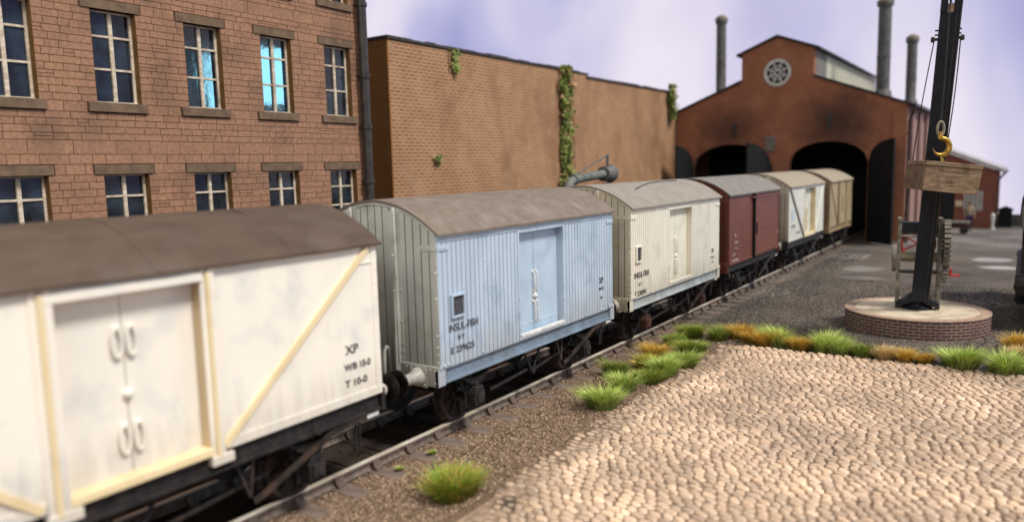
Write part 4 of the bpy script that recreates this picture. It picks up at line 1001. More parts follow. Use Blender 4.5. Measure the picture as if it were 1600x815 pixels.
# ------------------------------------------------------------------ water crane
def water_crane():
    X0, Y0 = -11.3, 22.3; root = empty('water_crane', (X0,Y0,GZ)); tag(root, 'grey iron water crane arm showing above the van roofs before the wall', 'water crane')
    mb = MB(); mb.lathe((X0,Y0,GZ),(0,0,1),[(0,.45),(.12,.45),(.16,.24),(.9,.19),(3.6,.16),(3.62,.22),(3.72,.22),(3.74,.17),(3.85,.17)],24); mb.build('column', M['tank_grey'], root, smooth=True)
    mb = MB(); mb.lathe((X0,Y0,3.78),(0,0,1),[(0,.17),(.06,.25),(.22,.30),(.36,.25),(.44,.14),(.46,.02)],24)
    mb.lathe((X0,Y0+.1,4.0),(0,-1,-.02),[(-.16,.05),(-.12,.28),(-.05,.30),(0,.30),(.05,.26),(.3,.20),(.36,.24),(.42,.24),(.43,.17)],24); mb.build('joint', M['vent'], root, smooth=True)
    mb = MB(); pts = [(X0,Y0-.35,3.99),(X0,Y0-1.3,3.93),(X0,Y0-2.2,3.86),(X0,Y0-2.45,3.80),(X0,Y0-2.58,3.66),(X0,Y0-2.6,3.4)]
    mb.tube(pts,.135,16); mb.lathe((X0,Y0-2.2,3.86),(0,-1,-.08),[(0,.17),(.08,.17)],16); mb.build('arm', M['tank_grey'], root, smooth=True)
    mb = MB(); mb.tube([(X0,Y0-2.6,3.4),(X0,Y0-2.6,2.6),(X0+.03,Y0-2.62,1.6)],[.14,.12,.10],12); mb.build('hose', M['black'], root, smooth=True)
    mb = MB(); mb.cyl((X0,Y0,4.1),(X0,Y0,4.62),.05,n=10); mb.cyl((X0,Y0,4.6),(X0,Y0-2.2,3.98),.025,n=8); mb.build('stay_rod', M['vent'], root)
water_crane()

# ------------------------------------------------------------------ engine shed
SY = 44.0
def engine_shed():
    xl, xr, xm = -18.3, -5.2, -11.75; ze, zr = 7.0, 8.77
    root = empty('engine_shed', (xm, SY, GZ)); tag(root, 'red brick engine shed with two arched entrances and rose window gable', 'building')
    arches = [(-16.6,-11.95,3.95,5.30),(-11.0,-6.98,4.15,5.28)]
    def top(x):
        if -13.72 <= x <= -9.8:
            return 10.32+(.72)*(1-abs(x+11.76)/1.96)
        return ze + (min(x-xl, xr-x))*.3846
    def bot(x):
        for (p,q,s_,t_) in arches:
            if p < x < q: return s_ + (t_-s_)*sqrt(max(0,1-((x-(p+q)/2)/((q-p)/2))**2))
        return GZ
    xs_ = sorted(set([xl,xr,-13.72,-9.8,-11.76]+[a_[0] for a_ in arches]+[a_[1] for a_ in arches]))
    mb = MB()
    for x0, x1 in zip(xs_, xs_[1:]):
        n_ = 1
        if any(p <= x0 and x1 <= q for (p,q,_,_) in arches): n_ = max(6,int((x1-x0)/.15))
        for k in range(n_):
            a_, b_ = x0+(x1-x0)*k/n_, x0+(x1-x0)*(k+1)/n_; e = 1e-5
            mb.prism([(a_,bot(a_+e)),(b_,bot(b_-e)),(b_,top(b_-e)),(a_,top(a_+e))],1,SY,SY+.4)
    mb.build('front_wall', M['shed_brick'], root)
    mb = MB()
    for (x0,x1) in ((xr-.62,xr+.02),(-11.85,-11.1),(-6.93,-6.62)): mb.box(x0,x1,SY-.09,SY-.004,GZ,min(top(x0),top(x1))-.25 if x0 > -6 else 4.4)
    for (p,q,s_,t_) in arches:          # arch rings
        n_ = 20
        for k in range(n_):
            t0, t1 = pi*k/n_, pi*(k+1)/n_; cx = (p+q)/2; r = (q-p)/2
            f = lambda t, o: (cx-cos(t)*(r+o), s_+sin(t)*(t_-s_+o))
            mb.prism([f(t0,0),f(t1,0),f(t1,.26),f(t0,.26)],1,SY-.04,SY-.004)
    mb.build('brick_trim', M['shed_brick'], root)
    mb = MB(); mb.box(xr-.35,xr,SY+.402,64,GZ,ze); mb.build('side_wall', M['shed_brick_side'], root)
    mb = MB(); mb.box(xl,xl+.35,SY+.402,64,GZ,ze); mb.build('side_wall', M['shed_brick'], root)
    mb = MB()
    for k in range(6): mb.box(xr,xr+.16,SY+1.2+3.4*k,SY+1.8+3.4*k,GZ,ze-.2)
    mb.build('pilaster', M['shed_brick_side'], root)
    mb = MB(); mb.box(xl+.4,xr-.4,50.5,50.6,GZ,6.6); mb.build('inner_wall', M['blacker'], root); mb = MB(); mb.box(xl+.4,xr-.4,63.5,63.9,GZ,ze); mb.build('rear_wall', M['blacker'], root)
    for s_ in (-1, 1):
        mb = MB(); xe = xl-.25 if s_ < 0 else xr+.25; xc = -13.72 if s_ < 0 else -9.8
        ze_ = ze-.09
        mb.prism([(xe,ze_+.02),(xe,ze_+.13),(xc,zr+.14),(xc,zr+.02)],1,SY-.14,64.1)
        rf = mb.build('roof', M['roof_dark'], root)
        mb = MB(); mb.prism([(xe+s_*.0,ze_+.0),(xe+s_*.16,ze_+.0),(xe+s_*.18,ze_+.12),(xe+s_*.002,ze_+.12)],1,SY-.1,64); mb.build('gutter', M['pipe'], rf)
        mb = MB(); xo = xm-2.25 if s_ < 0 else xm+2.25
        mb.prism([(xo,10.30-.08),(xo,10.42-.08),(xm,11.20),(xm,11.08)],1,SY-.16,64.1); mb.build('clerestory_roof', M['roof_dark'], root)
        mb = MB(); mb.box(xc-.08,xc+.02*s_,SY+.403,47.0,zr-.05,10.3); mb.build('clerestory_side', M['clere_grey'], root); mb = MB(); mb.box(xc-.08,xc+.02*s_,63.6,64,zr,10.3); mb.build('clerestory_side', M['clere_grey'], root)
        mb = MB(); mb.box(xc-.08,xc+.01*s_,47.0,63.6,zr+.08,10.25)
        for k in range(34): mb.box(xc,xc+.05*s_,47.2+.48*k,47.25+.48*k,zr+.1,10.2)
        mb.build('clerestory_louvres', M['clere_white'], root)
    # rose window
    c = (-11.72, SY, 9.15); n_ = 32; mb = MB(); vs = []; 
    mb.lathe((c[0],SY-.002,c[2]),(0,-1,0),[(0,.74),(.07,.74),(.07,.58),(.0,.58)],n_,caps=False)
    rw = mb.build('rose_window', M['white_post'], root)
    mb = MB(); mb.cyl((c[0],SY-.005,c[2]),(c[0],SY-.02,c[2]),.58,n=n_); mb.build('pane', M['blacker'], rw)
    mb = MB()
    for k in range(8):
        an = 2*pi*k/8+pi/8; mb.bar((c[0]+.14*cos(an),SY-.035,c[2]+.14*sin(an)),(c[0]+.59*cos(an),SY-.035,c[2]+.59*sin(an)),.085,.03,(0,1,0))
        a2 = 2*pi*(k+1)/8+pi/8; mb.bar((c[0]+.40*cos(an),SY-.037,c[2]+.40*sin(an)),(c[0]+.40*cos(a2),SY-.037,c[2]+.40*sin(a2)),.05,.03,(0,1,0))
    mb.lathe((c[0],SY-.02,c[2]),(0,-1,0),[(0,.20),(.04,.20),(.04,.10),(0,.10)],20,caps=False)
    mb.build('glazing_bars', M['white_post'], rw)
    # door leaves
    def leaf(hx_, hy, fx, fy, zs_, zt):
        mb = MB(); L_ = sqrt((fx-hx_)**2+(fy-hy)**2); ux, uy = (fx-hx_)/L_, (fy-hy)/L_; nx, ny = -uy*.05, ux*.05; pts = []
        n_ = 10; prof = [(0,GZ+.05),(L_,GZ+.05)]+[(L_*(1-k/n_), zs_+(zt-zs_)*sqrt(max(0,1-(k/n_)**2))) for k in range(n_+1)]
        vs = [(hx_+ux*t+nx, hy+uy*t+ny, z) for t, z in prof]+[(hx_+ux*t-nx, hy+uy*t-ny, z) for t, z in prof]; m_ = len(prof)
        mb.add(vs,[tuple(range(m_)),tuple(range(2*m_-1,m_-1,-1))]+[(i,(i+1)%m_,m_+(i+1)%m_,m_+i) for i in range(m_)])
        for z in (1.0,3.3): mb.bar((hx_+ux*.02+nx*1.5,hy+uy*.02+ny*1.5,z),(fx+nx*1.5,fy+ny*1.5,z),.03,.14)
        mb.build('door_leaf', M['blacker'], root)
    leaf(-6.9,SY-.1,-5.53,42.55,4.15,5.28); leaf(-12.0,SY-.12,-12.74,41.85,3.95,5.30); leaf(-16.55,SY-.1,-16.80,41.8,3.95,5.30)
    # pipe, plate
    mb = MB(); mb.tube([(xr+.35,SY+.1,6.95),(xr+.30,SY+.15,6.6),(xr+.10,SY+.3,6.2),(xr+.10,SY+.3,3.0),(xr+.10,SY+.3,GZ)],.07,8)
    for z in (5.5,3.2,1.3): mb.cyl((xr+.10,SY+.3,z),(xr+.10,SY+.3,z+.1),.1,n=8)
    mb.build('downpipe', M['pipe'], root, smooth=True)
    mb = MB(); mb.box(-12.35,-11.8,SY-.10,SY-.003,4.85,5.65); mb.build('wall_plate', M['clere_grey'], root, bevel=.02)
    for (x,z) in ((-14.1,6.1),(-8.95,6.3)):
        mb = MB(); mb.box(x-.08,x+.08,SY-.12,SY-.003,z-.4,z+.4); mb.build('tie_plate', M['roof_dark'], root)
    # smoke vents
    for (x,y,zb,zt,r,lab) in ((-15.95,47,8.0,12.9,.30,1),(-7.1,49,7.6,13.05,.36,2),(-6.0,52,7.2,11.25,.29,3)):
        mb = MB(); h = zt-zb
        mb.lathe((x,y,zb-.3),(0,0,1),[(0,r*1.75),(.35,r*1.7),(.55,r*1.35),(.8,r*1.25),(.9,r),(h*.5,r),(h*.5,r*1.06),(h*.5+.06,r*1.06),(h*.5+.06,r),(h+.15,r*.97),(h+.15,r*1.22),(h+.3,r*1.22)],24)
        vt = mb.build('smoke_vent', M['vent'], root, smooth=True)
        mb = MB(); mb.lathe((x,y,zt),(0,0,1),[(0,r*1.25),(.1,r*1.28),(.22,r*1.0),(.32,r*.5),(.35,.03)],24); mb.build('vent_cap', M['ventcap'], vt, smooth=True)
engine_shed()

# ------------------------------------------------------------------ annex
def annex():
    y0 = 55.0; xa, xb = -5.03, -1.45; root = empty('brick_annex', ((xa+xb)/2, y0, GZ)); tag(root, 'small red brick lean-to with white sloping roof beside the shed', 'building')
    zt = lambda x: 3.38+(xb-x)*.42
    mb = MB()
    for (x0,x1,zb0) in ((xa,-4.45,GZ),(-4.45,-3.65,2.25),(-3.65,-2.75,GZ),(-2.75,-2.75,0)):
        if x1 > x0: mb.prism([(x0,zb0),(x1,zb0),(x1,zt(x1)),(x0,zt(x0))],1,y0,y0+.3)
    mb.prism([(-2.75,GZ),(xb,GZ),(xb,zt(xb)),(-2.75,zt(-2.75))],1,y0,y0+.3)
    mb.box(xb-.3,xb,y0+.302,62,GZ,zt(xb)-.02); mb.build('wall', M['annex_brick'], root)
    mb = MB(); mb.prism([(xa-.05,zt(xa-.05)+.03),(xb+.35,zt(xb+.35)+.03),(xb+.35,zt(xb+.35)+.24),(xa-.05,zt(xa-.05)+.26)],1,y0-.25,62); mb.build('roof', M['roof_pale'], root)
    mb = MB(); mb.cyl((xb+.38,y0-.2,zt(xb+.35)),(xb+.38,62,zt(xb+.35)),.09,n=8); mb.tube([(xb+.38,y0-.15,zt(xb+.3)-.05),(xb+.08,y0-.06,2.8),(xb+.06,y0-.06,GZ)],.06,8); mb.build('gutter', M['pipe'], root)
    mb = MB(); mb.box(-4.45,-3.65,y0+.12,y0+.18,GZ,2.25); mb.build('door', M['crane_black'], root)
    mb = MB(); x0,x1,z0,z1 = -3.15,-2.15,.95,2.15
    mb.box(x0,x1,y0-.03,y0-.004,z0,z1); wn = mb.build('window', M['crane_grey'], root)
    mb = MB()
    for k in range(7): mb.box(x0,x1,y0-.06,y0-.032,z0+.0+k*(z1-z0)/6.5,z0+.07+k*(z1-z0)/6.5)
    for k in range(5): mb.box(x0+k*(x1-x0-.06)/4,x0+.06+k*(x1-x0-.06)/4,y0-.07,y0-.061,z0,z1)
    mb.build('glazing_bars', M['white_post'], wn)
    mb = MB(); mb.box(-3.60,-3.20,y0-.02,y0-.003,1.2,1.55); mb.build('notice', M['yellowed'], root)
annex()
# trolley
t = empty('platform_trolley', (-3.3,50.5,GZ)); tag(t, 'low grey wooden trolley in front of the brick annex door', 'trolley')
mb = MB(); mb.box(-.75,.75,-.45,.45,.62,.74); mb.build('deck', M['trolley'], t, local=True, bevel=.01)
for sx in (-.5,.5):
    for sy in (-.38,.38):
        mb = MB(); mb.cyl((sx,sy-.04,.24),(sx,sy+.04,.24),.22,n=16); mb.build('wheel', M['wheel'], t, local=True)
mb = MB(); mb.box(-.65,.65,-.3,.3,.42,.615); mb.build('chassis', M['rust'], t, local=True)
mb = MB(); mb.cyl((0,0,0),(0,0,.1),.16,n=12); mb.lathe((0,0,.1),(0,0,1),[(0,.09),(.35,.08),(.5,.12),(.62,.1),(.72,.13),(.8,.12),(.9,.05)],12)
tag(mb.build('marker_post', M['white_post'], smooth=True, origin=(0,0,0)), 'short white post at the right corner of the brick annex', 'post'); bpy.data.objects['marker_post'].location = (-1.55,54.2,GZ)
mb = MB(); y_ = 0
mb.box(-.15,.15,-2.3,2.3,0,.62)
for k in range(9): mb.box(-.2,.2,-2.3+.512*k,-2.3+.512*k+.5,.62,.74)
o = mb.build('boundary_wall', M['lowwall']); o.location = (.6,57.2,GZ); o.rotation_euler = (0,0,pi/2); tag(o, 'low grey stone boundary wall at the far edge of the yard', 'wall')
mb = MB(); mb.box(-.35,.35,-.3,.3,0,1.05); mb.prism([(-.42,1.05),(.42,1.05),(.42,1.12),(0,1.3),(-.42,1.12)],1,-.36,.36)
o = mb.build('coal_bunker', M['blacker'], bevel=.02); o.location = (-.95,56.3,GZ); tag(o, 'small black bunker between the annex and the far low wall', 'bunker')

# ------------------------------------------------------------------ person in front of the annex window
def skin_mesh(name, verts, edges, radii, mat, parent, root_i=0, sub=2):
    me = bpy.data.meshes.new(name); me.from_pydata(verts, edges, []); o = bpy.data.objects.new(name, me); COL.objects.link(o)
    md = o.modifiers.new('skin', 'SKIN'); 
    for i, r in enumerate(radii):
        r2 = r if isinstance(r, tuple) else (r, r); me.skin_vertices[0].data[i].radius = r2
    me.skin_vertices[0].data[root_i].use_root = True
    md2 = o.modifiers.new('sub', 'SUBSURF'); md2.levels = sub; md2.render_levels = sub
    bpy.context.view_layer.update(); dg = bpy.context.evaluated_depsgraph_get()
    m2 = bpy.data.meshes.new_from_object(o.evaluated_get(dg)); m2.name = name
    bpy.data.objects.remove(o); m2.materials.clear(); m2.materials.append(mat)
    for p in m2.polygons: p.use_smooth = True
    o = bpy.data.objects.new(name, m2); COL.objects.link(o)
    if parent is not None: o.parent = parent
    return o
def add_skin_layer(me):
    pass
def person():
    root = empty('person', (-2.72,53.3,GZ), radians(8)); tag(root, 'person in tan jacket and navy trousers standing before the annex window', 'person')
    V = [(0,0,.92),(0,0,1.12),(0,0,1.36),(0,0,1.47),(0,-.01,1.55),(0,-.02,1.64),(0,-.015,1.72),
         (-.17,0,1.39),(-.24,0.02,1.12),(-.25,-.06,.88),(-.25,-.08,.80),(.17,0,1.39),(.24,.02,1.12),(.25,-.06,.88),(.25,-.08,.80),
         (-.09,0,.86),(-.10,-.01,.48),(-.11,.01,.09),(-.11,-.10,.04),(.09,0,.86),(.10,-.01,.48),(.12,.01,.09),(.13,-.10,.04)]
    E_ = [(0,1),(1,2),(2,3),(3,4),(4,5),(5,6),(2,7),(7,8),(8,9),(9,10),(2,11),(11,12),(12,13),(13,14),(0,15),(15,16),(16,17),(17,18),(0,19),(19,20),(20,21),(21,22)]
    Rd = [(.15,.11),(.14,.10),(.15,.10),.055,.07,.085,.06,.065,.045,.034,.036,.065,.045,.034,.036,.085,.06,.042,.035,.085,.06,.042,.035]
    import bmesh
    def mk(name, keep, grow, mat, par):
        idx = {k:i for i,k in enumerate(keep)}; vs = [V[k] for k in keep]; es = [(idx[a_],idx[b_]) for a_,b_ in E_ if a_ in idx and b_ in idx]
        rr = [tuple(q*grow for q in (Rd[k] if isinstance(Rd[k],tuple) else (Rd[k],Rd[k]))) for k in keep]
        me = bpy.data.meshes.new(name); bm = bmesh.new(); sl = bm.verts.layers.skin.new(); bv = [bm.verts.new(p) for p in vs]
        for v_, r in zip(bv, rr): v_[sl].radius = r
        bv[0][sl].use_root = True
        for a_, b_ in es: bm.edges.new((bv[a_],bv[b_]))
        bm.to_mesh(me); bm.free()
        o = bpy.data.objects.new(name, me); COL.objects.link(o); o.modifiers.new('skin','SKIN'); s2 = o.modifiers.new('sub','SUBSURF'); s2.levels = 2; s2.render_levels = 2
        me.materials.append(mat); o.parent = par
        bpy.context.view_layer.update(); m2 = bpy.data.meshes.new_from_object(o.evaluated_get(bpy.context.evaluated_depsgraph_get())); o.modifiers.clear(); o.data = m2
        for p in m2.polygons: p.use_smooth = True
        if not m2.materials: m2.materials.append(mat)
        return o
    bd = mk('body', list(range(23)), 1.0, M['skin'], root)
    mk('jacket', [0,1,2,7,8,9,11,12,13], 1.14, M['tan_cloth'], root)
    mk('trousers', [0,15,16,17,19,20,21], 1.12, M['navy'], root)
    mb = MB(); mb.lathe((0,.005,1.66),(0,0,1),[(0,.098),(.05,.098),(.09,.075),(.115,.02)],16); mb.build('hair', M['hair'], root, local=True, smooth=True)
    mb = MB(); mb.dome((0,-.105,1.635),(0,-1,0),.018); mb.build('nose', M['skin'], bd, local=True)
    for s_ in (-1,1):
        mb = MB()
        for k in range(5): mb.tube([(s_*.25+(k-2)*.016,-.085,.78),(s_*.25+(k-2)*.018,-.095,.725-.01*(2-abs(k-2)))],[.010,.007],6)
        mb.build('fingers', M['skin'], bd, local=True)
        mb = MB(); mb.box(s_*.12-.05,s_*.12+.05,-.17,.06,0,.08); mb.build('shoe', M['black'], root, local=True, bevel=.02)
person()

# ------------------------------------------------------------------ crane plinth and yard crane
PC = (-2.24, 22.12)
def plinth():
    root = empty('crane_plinth', (PC[0],PC[1],GZ)); tag(root, 'round brick plinth with buff top under the yard crane', 'plinth')
    R_, zt = 1.70, .34; n_ = 72; mb = MB(); vs = []; fs = []
    mb.lathe((PC[0],PC[1],GZ),(0,0,1),[(0,R_),(zt-GZ-.03,R_),(zt-GZ-.03,R_-.1)],n_)
    o = mb.build('brick_ring', M['plinth_brick'], root, uv=lambda v: (atan2(v[1]-PC[1],v[0]-PC[0])*R_ if True else 0, v[2]))
    me = o.data; ul = me.uv_layers[0]
    for p in me.polygons:
        us = [ul.data[l].uv[0] for l in p.loop_indices]
        if max(us)-min(us) > R_*3:
            for l in p.loop_indices:
                if ul.data[l].uv[0] < 0: ul.data[l].uv[0] += 2*pi*R_
    mb = MB(); mb.lathe((PC[0],PC[1],zt-.028),(0,0,1),[(0,R_+.012),(.022,R_+.012),(.028,R_),(.028,R_-.24),(0,R_-.24)],n_,caps=False); mb.build('coping_ring', M['plinth_rim'], root)
    mb = MB(); mb.lathe((PC[0],PC[1],zt-.05),(0,0,1),[(0,R_-.241),(.047,R_-.245),(.053,R_-.29),(.056,.02)],n_); mb.build('plinth_top', M['plinth_top'], root)
plinth()
def yard_crane():
    zt = .345; Fd = Vector((.383,-.924,0)).normalized(); Rd = Vector((-Fd.y,Fd.x,0)); Z = Vector((0,0,1)); C0 = Vector((PC[0]+.02,PC[1]+.05,0))
    Fd = Vector((.13,-.99,0)).normalized(); Rd = Vector((.99,.13,0)).normalized()
    P = lambda r, f, z: C0+Rd*r+Fd*f+Z*z
    root = empty('yard_crane', (C0.x,C0.y,zt)); tag(root, 'blue black yard crane with long jib and grey geared winch frame', 'crane')
    # foot
    mb = MB(); mb.lathe(P(0,.05,zt),(0,0,1),[(0,.36),(.05,.36),(.10,.22),(.2,.17),(.28,.17)],24)
    for s_ in (-1,1):
        pts = [(0.12,.20),(.30,.12),(.47,.05),(.50,.17),(.34,.24),(.14,.42)]
        vs = [P(s_*r,.28,zt+z) for r,z in pts]+[P(s_*r,-.10,zt+z) for r,z in pts]; m_ = 6
        mb.add(vs,[tuple(range(m_)),tuple(range(2*m_-1,m_-1,-1))]+[(i,(i+1)%m_,m_+(i+1)%m_,m_+i) for i in range(m_)])
    mb.build('foot_casting', M['crane_black'], root)
    # jib : line from base to head
    B = Vector((-2.13,21.74,.62)); T = Vector((-1.63,20.56,7.39)); dj = (T-B).normalized(); tip = B+dj*(9.6-.62)/dj.z
    sd = Rd; nj = dj.cross(sd).normalized()
    if nj.dot(Fd) < 0: nj = -nj
    def slab(p0, p1, w0, w1, off0, off1, t, name, mat, par):
        mb = MB(); vs = []
        for p, w_, of in ((p0,w0,off0),(p1,w1,off1)):
            for i, j in ((-1,-1),(1,-1),(1,1),(-1,1)): vs.append(p+sd*(of+w_/2*i)+nj*(t/2*j))
        mb.add(vs,[(0,1,2,3),(7,6,5,4),(0,4,5,1),(1,5,6,2),(2,6,7,3),(3,7,4,0)]); return mb.build(name, mat, par, bevel=.012)
    fork = B+dj*(7.55-.62)/dj.z
    jb = slab(B, fork, .365,.40,0,0,.22,'jib', M['crane_black'], root)
    for s_ in (-1,1): slab(fork-dj*.001, tip, .14,.13,s_*.135,s_*.15,.26,'jib_cheek', M['crane_black'], jb)
    mb = MB(); mb.bar(B+nj*.113+sd*.13, fork+nj*.113+sd*.13,.018,.02,nj); mb.bar(B-nj*0+sd*.2, tip+sd*.215,.03,.24,nj); mb.build('jib_rib', M['pipe'], jb)
    blk = fork; slab(fork, fork+dj*.2,.126,.126,0,0,.2,'jib_block', M['plinth_rim'], jb)
    mb = MB(); mb.lathe(tip-sd*.2,sd,[(0,.05),(.06,.05),(.07,.28),(.10,.24),(.28,.24),(.31,.28),(.32,.05),(.4,.05)],24); mb.build('head_pulley', M['crane_black'], root)
    mb = MB(); mb.cyl(fork+dj*.2, tip-dj*.1, .012, n=6); mb.build('rope', M['black'], root)
    # side guide pins with pulleys at z~7
    pp = B+dj*(6.98-.62)/dj.z; tops = []
    for s_ in (-1,1):
        mb = MB(); mb.cyl(pp+sd*s_*.19, pp+sd*s_*.33, .035,n=10); mb.lathe(pp+sd*s_*.26,sd*s_,[(0,.06),(.02,.065),(.06,.065),(.08,.06)],14); mb.build('guide_pin', M['pipe'], jb)
        for q in (.10,.2): mb = MB(); mb.cyl(pp+dj*q+sd*s_*.2,pp+dj*q+sd*s_*.27,.02,n=8); mb.build('bolt', M['pipe'], jb)
        tops.append(pp+sd*s_*.265)
    # winch frame
    w_ = .47; ztop = 2.68
    for s_ in (-1,1):
        mb = MB()
        for (fa, fb) in ((.12,.02),):
            mb.bar(P(s_*w_,.10,zt+.05),P(s_*(w_-.01),-.02,ztop),.09,.115,Fd)
        mb.bar(P(s_*w_,-.75,zt+.05),P(s_*(w_-.01),-.25,ztop),.06,.07,Fd); mb.bar(P(s_*w_,.12,1.25),P(s_*w_,-.6,1.25),.05,.05); mb.bar(P(s_*w_,.06,2.2),P(s_*w_,-.4,2.2),.05,.05)
        mb.bar(P(s_*w_,.10,ztop),P(s_*w_,-.35,ztop),.09,.07)
        mb.cyl(P(s_*w_-.05,.10,zt+.10),P(s_*w_+.05,.10,zt+.10),.10,n=12); mb.cyl(P(s_*w_-.05,-.75,zt+.06),P(s_*w_+.05,-.75,zt+.06),.06,n=12)
        mb.build('side_frame', M['crane_grey'], root, bevel=.008)
    for (f_,z_,r_,mt_) in ((0.05,2.24,.03,'crane_grey'),(.10,1.33,.035,'pipe'),(-.3,2.24,.03,'crane_grey'),(-.6,1.2,.03,'pipe')):
        mb = MB(); mb.cyl(P(-w_,f_,z_),P(w_,f_,z_),r_,n=10); mb.build('cross_rod', M[mt_], root)
    mb = MB(); mb.lathe(P(-w_,-.12,1.68),Rd,[(0,.14),(.05,.14),(.06,.12),(.88,.12),(.89,.14),(.94,.14)],20)
    for k in range(20): mb.lathe(P(-w_+.1+k*.038,-.12,1.68),Rd,[(0,.12),(.01,.134),(.024,.134),(.034,.12)],16,caps=False)
    mb.build('drum', M['chain'], root)
    mb = MB(); mb.lathe(P(-w_-.05,-.12,1.68),-Rd,[(0,.40),(.10,.40),(.10,.34),(.05,.32),(.05,.10),(.12,.10),(.12,.02)],30); mb.build('brake_wheel', M['crane_grey'], root)
    mb = MB(); c = P(w_+.07,-.12,2.04); mb.lathe(c,Rd,[(.03,.55),(.13,.55),(.13,.47),(.08,.45),(.08,.12),(.14,.10),(.14,.02)],40); gw = mb.build('gear_wheel', M['crane_black'], root); mb = MB()
    nt_ = 30
    for k in range(nt_):
        an = 2*pi*k/nt_; dr = Fd*cos(an)+Z*sin(an); tg = -Fd*sin(an)+Z*cos(an); q = c+Rd*.08+dr*.58; mb.bar(q-Rd*.075,q+Rd*.075,.085,.10,dr)
    mb.build('teeth', M['crane_grey'], gw)
    mb = MB(); c = P(w_+.07,.02,1.22); mb.lathe(c,Rd,[(0,.15),(.14,.15)],20)
    for k in range(11):
        an = 2*pi*k/11; dr = Fd*cos(an)+Z*sin(an); q = c+Rd*.07+dr*.17; mb.bar(q-Rd*.07,q+Rd*.07,.045,.06,dr)
    mb.build('pinion', M['crane_grey'], root)
    mb = MB(); q = P(w_+.25,.05,1.27); mb.cyl(P(w_,.05,1.27),q+Rd*.04,.025,n=8); mb.bar(q,q+Z*-.02+Rd*.01+Fd*.05+Z*.17,.05,.035); mb.cyl(q+Z*-.02,q+Rd*.22-Z*.02,.03,n=10); mb.build('crank', M['red'], root)
    mb = MB(); mb.box(0,0,0,0,0,0); mb = MB()
    vs = [P(r,f,z) for r in (-w_+.05,w_-.05) for f in (-.02,-.3) for z in (2.30,2.60)]
    mb.add(vs,[(0,1,3,2),(4,6,7,5),(0,4,5,1),(2,3,7,6),(0,2,6,4),(1,5,7,3)]); mb.build('gear_cover', M['crane_black'], root, bevel=.02)
    mb = MB(); c = P(-.02,-.62,1.98); mb.tube([c+(Rd*cos(t)+Z*sin(t))*.40 for t in [2*pi*k/32 for k in range(33)]],.045,8)
    for k in range(6):
        an = 2*pi*k/6+.5; mb.cyl(c,c+(Rd*cos(an)+Z*sin(an))*.40,.022,n=6)
    mb.cyl(c-Fd*.08,c+Fd*.3,.05,n=10); mb.build('hand_wheel', M['red'], root)
    mb = MB(); vs = [P(r,f,z) for r in (-w_+.06,w_-.08) for f in (-.15,-.35) for z in (zt+.01,zt+.16)]; mb.add(vs,[(0,1,3,2),(4,6,7,5),(0,4,5,1),(2,3,7,6),(0,2,6,4),(1,5,7,3)]); mb.build('base_block', M['plinth_top'], root)
    # ropes from the pins to the winch
    a_ = tops[0]; e_ = P(-w_+.12,-.1,ztop+.02); pts = [a_+(e_-a_)*t+Rd*(-.05*sin(pi*t)) for t in [k/14 for k in range(15)]]
    mb = MB(); mb.tube(pts,.013,6); mb.build('rope', M['black'], root)
    a_ = tops[1]; e_ = P(w_-.25,-.1,1.8); pts = [a_+(e_-a_)*t+Rd*(.10*sin(pi*t)*(1-t)) for t in [k/14 for k in range(15)]]
    mb = MB(); mb.tube(pts,.013,6); mb.build('rope', M['black'], root)
    # load line: rope, shackle, hook (hook hangs from the head pulley)
    hx_, hy_ = -1.67, 20.05
    hp = Vector((hx_,hy_,4.70)); hk = empty('lifting_hook', (hx_,hy_,4.72)); tag(hk, 'brass coloured hook hanging on its rope in front of the crane jib', 'hook')
    A = Vector((cos(PSI),sin(PSI),0))
    mb = MB(); mb.cyl((hx_,hy_,4.98),(hx_+ (tip.x-hx_)*.6,hy_+(tip.y-hy_)*.6,9.3),.016,n=6)
    for k in range(8):
        zc = 5.0+.075*k; mb.tube([Vector((hx_,hy_,zc))+(A if k % 2 else Fd)*.022*cos(t)+Z*.05*sin(t) for t in [2*pi*j/10 for j in range(11)]],.010,5)
    mb.build('hoist_rope', M['black'], hk)
    mb = MB(); mb.tube([hp+A*(.075*cos(t))+Z*(.20+.17*sin(t)) for t in [2*pi*k/18 for k in range(19)]],.030,8); mb.build('shackle', M['chain'], hk, smooth=True)
    mb = MB(); mb.tube([hp+Z*.14,hp+Z*.05,hp+Z*-.02],[.045,.05,.055],10)
    pts = []; rad = []
    for k in range(17):
        t = k/16; an = radians(100-285*t); r_ = .19; pts.append(hp+A*(r_*cos(an)+.03)+Z*(-.20+r_*sin(an))); rad.append(.042+.022*sin(pi*min(1,t*1.25))-.045*max(0,t-.65)/.35)
    mb.tube(pts, rad, 10); mb.lathe(hp+Z*.02-Fd*.06, Fd,[(0,.05),(.12,.05)],10); mb.build('hook', M['gold'], hk, smooth=True)
    # crate
    cr = empty('timber_crate', (0,0,0)); tag(cr, 'scuffed brown timber crate hanging from the hook in front of the jib', 'crate')
    al_ = -.2108; rl_ = .1222; Bf = Vector((-sin(PSI),cos(PSI),0)); e1 = (A*cos(al_)+Bf*sin(al_)); up = e1*sin(rl_)+Z*cos(rl_); e1 = e1*cos(rl_)-Z*sin(rl_); e2 = -A*sin(al_)+Bf*cos(al_)
    Lx, Ly, Lz = 1.167, 1.375, .66; mid = Vector((-1.917,19.156,3.543))
    cen = None
    def Q(i,j,k): return mid+e1*Lx*i+e2*Ly*j+up*Lz*k
    o0 = Q(.5,.5,0); cr.location = o0; WL[cr] = o0
    def bx(i0,i1,j0,j1,k0,k1,mb):
        vs = [Q(i,j,k) for i in (i0,i1) for j in (j0,j1) for k in (k0,k1)]; mb.add(vs,[(0,1,3,2),(4,6,7,5),(0,4,5,1),(2,3,7,6),(0,2,6,4),(1,5,7,3)])
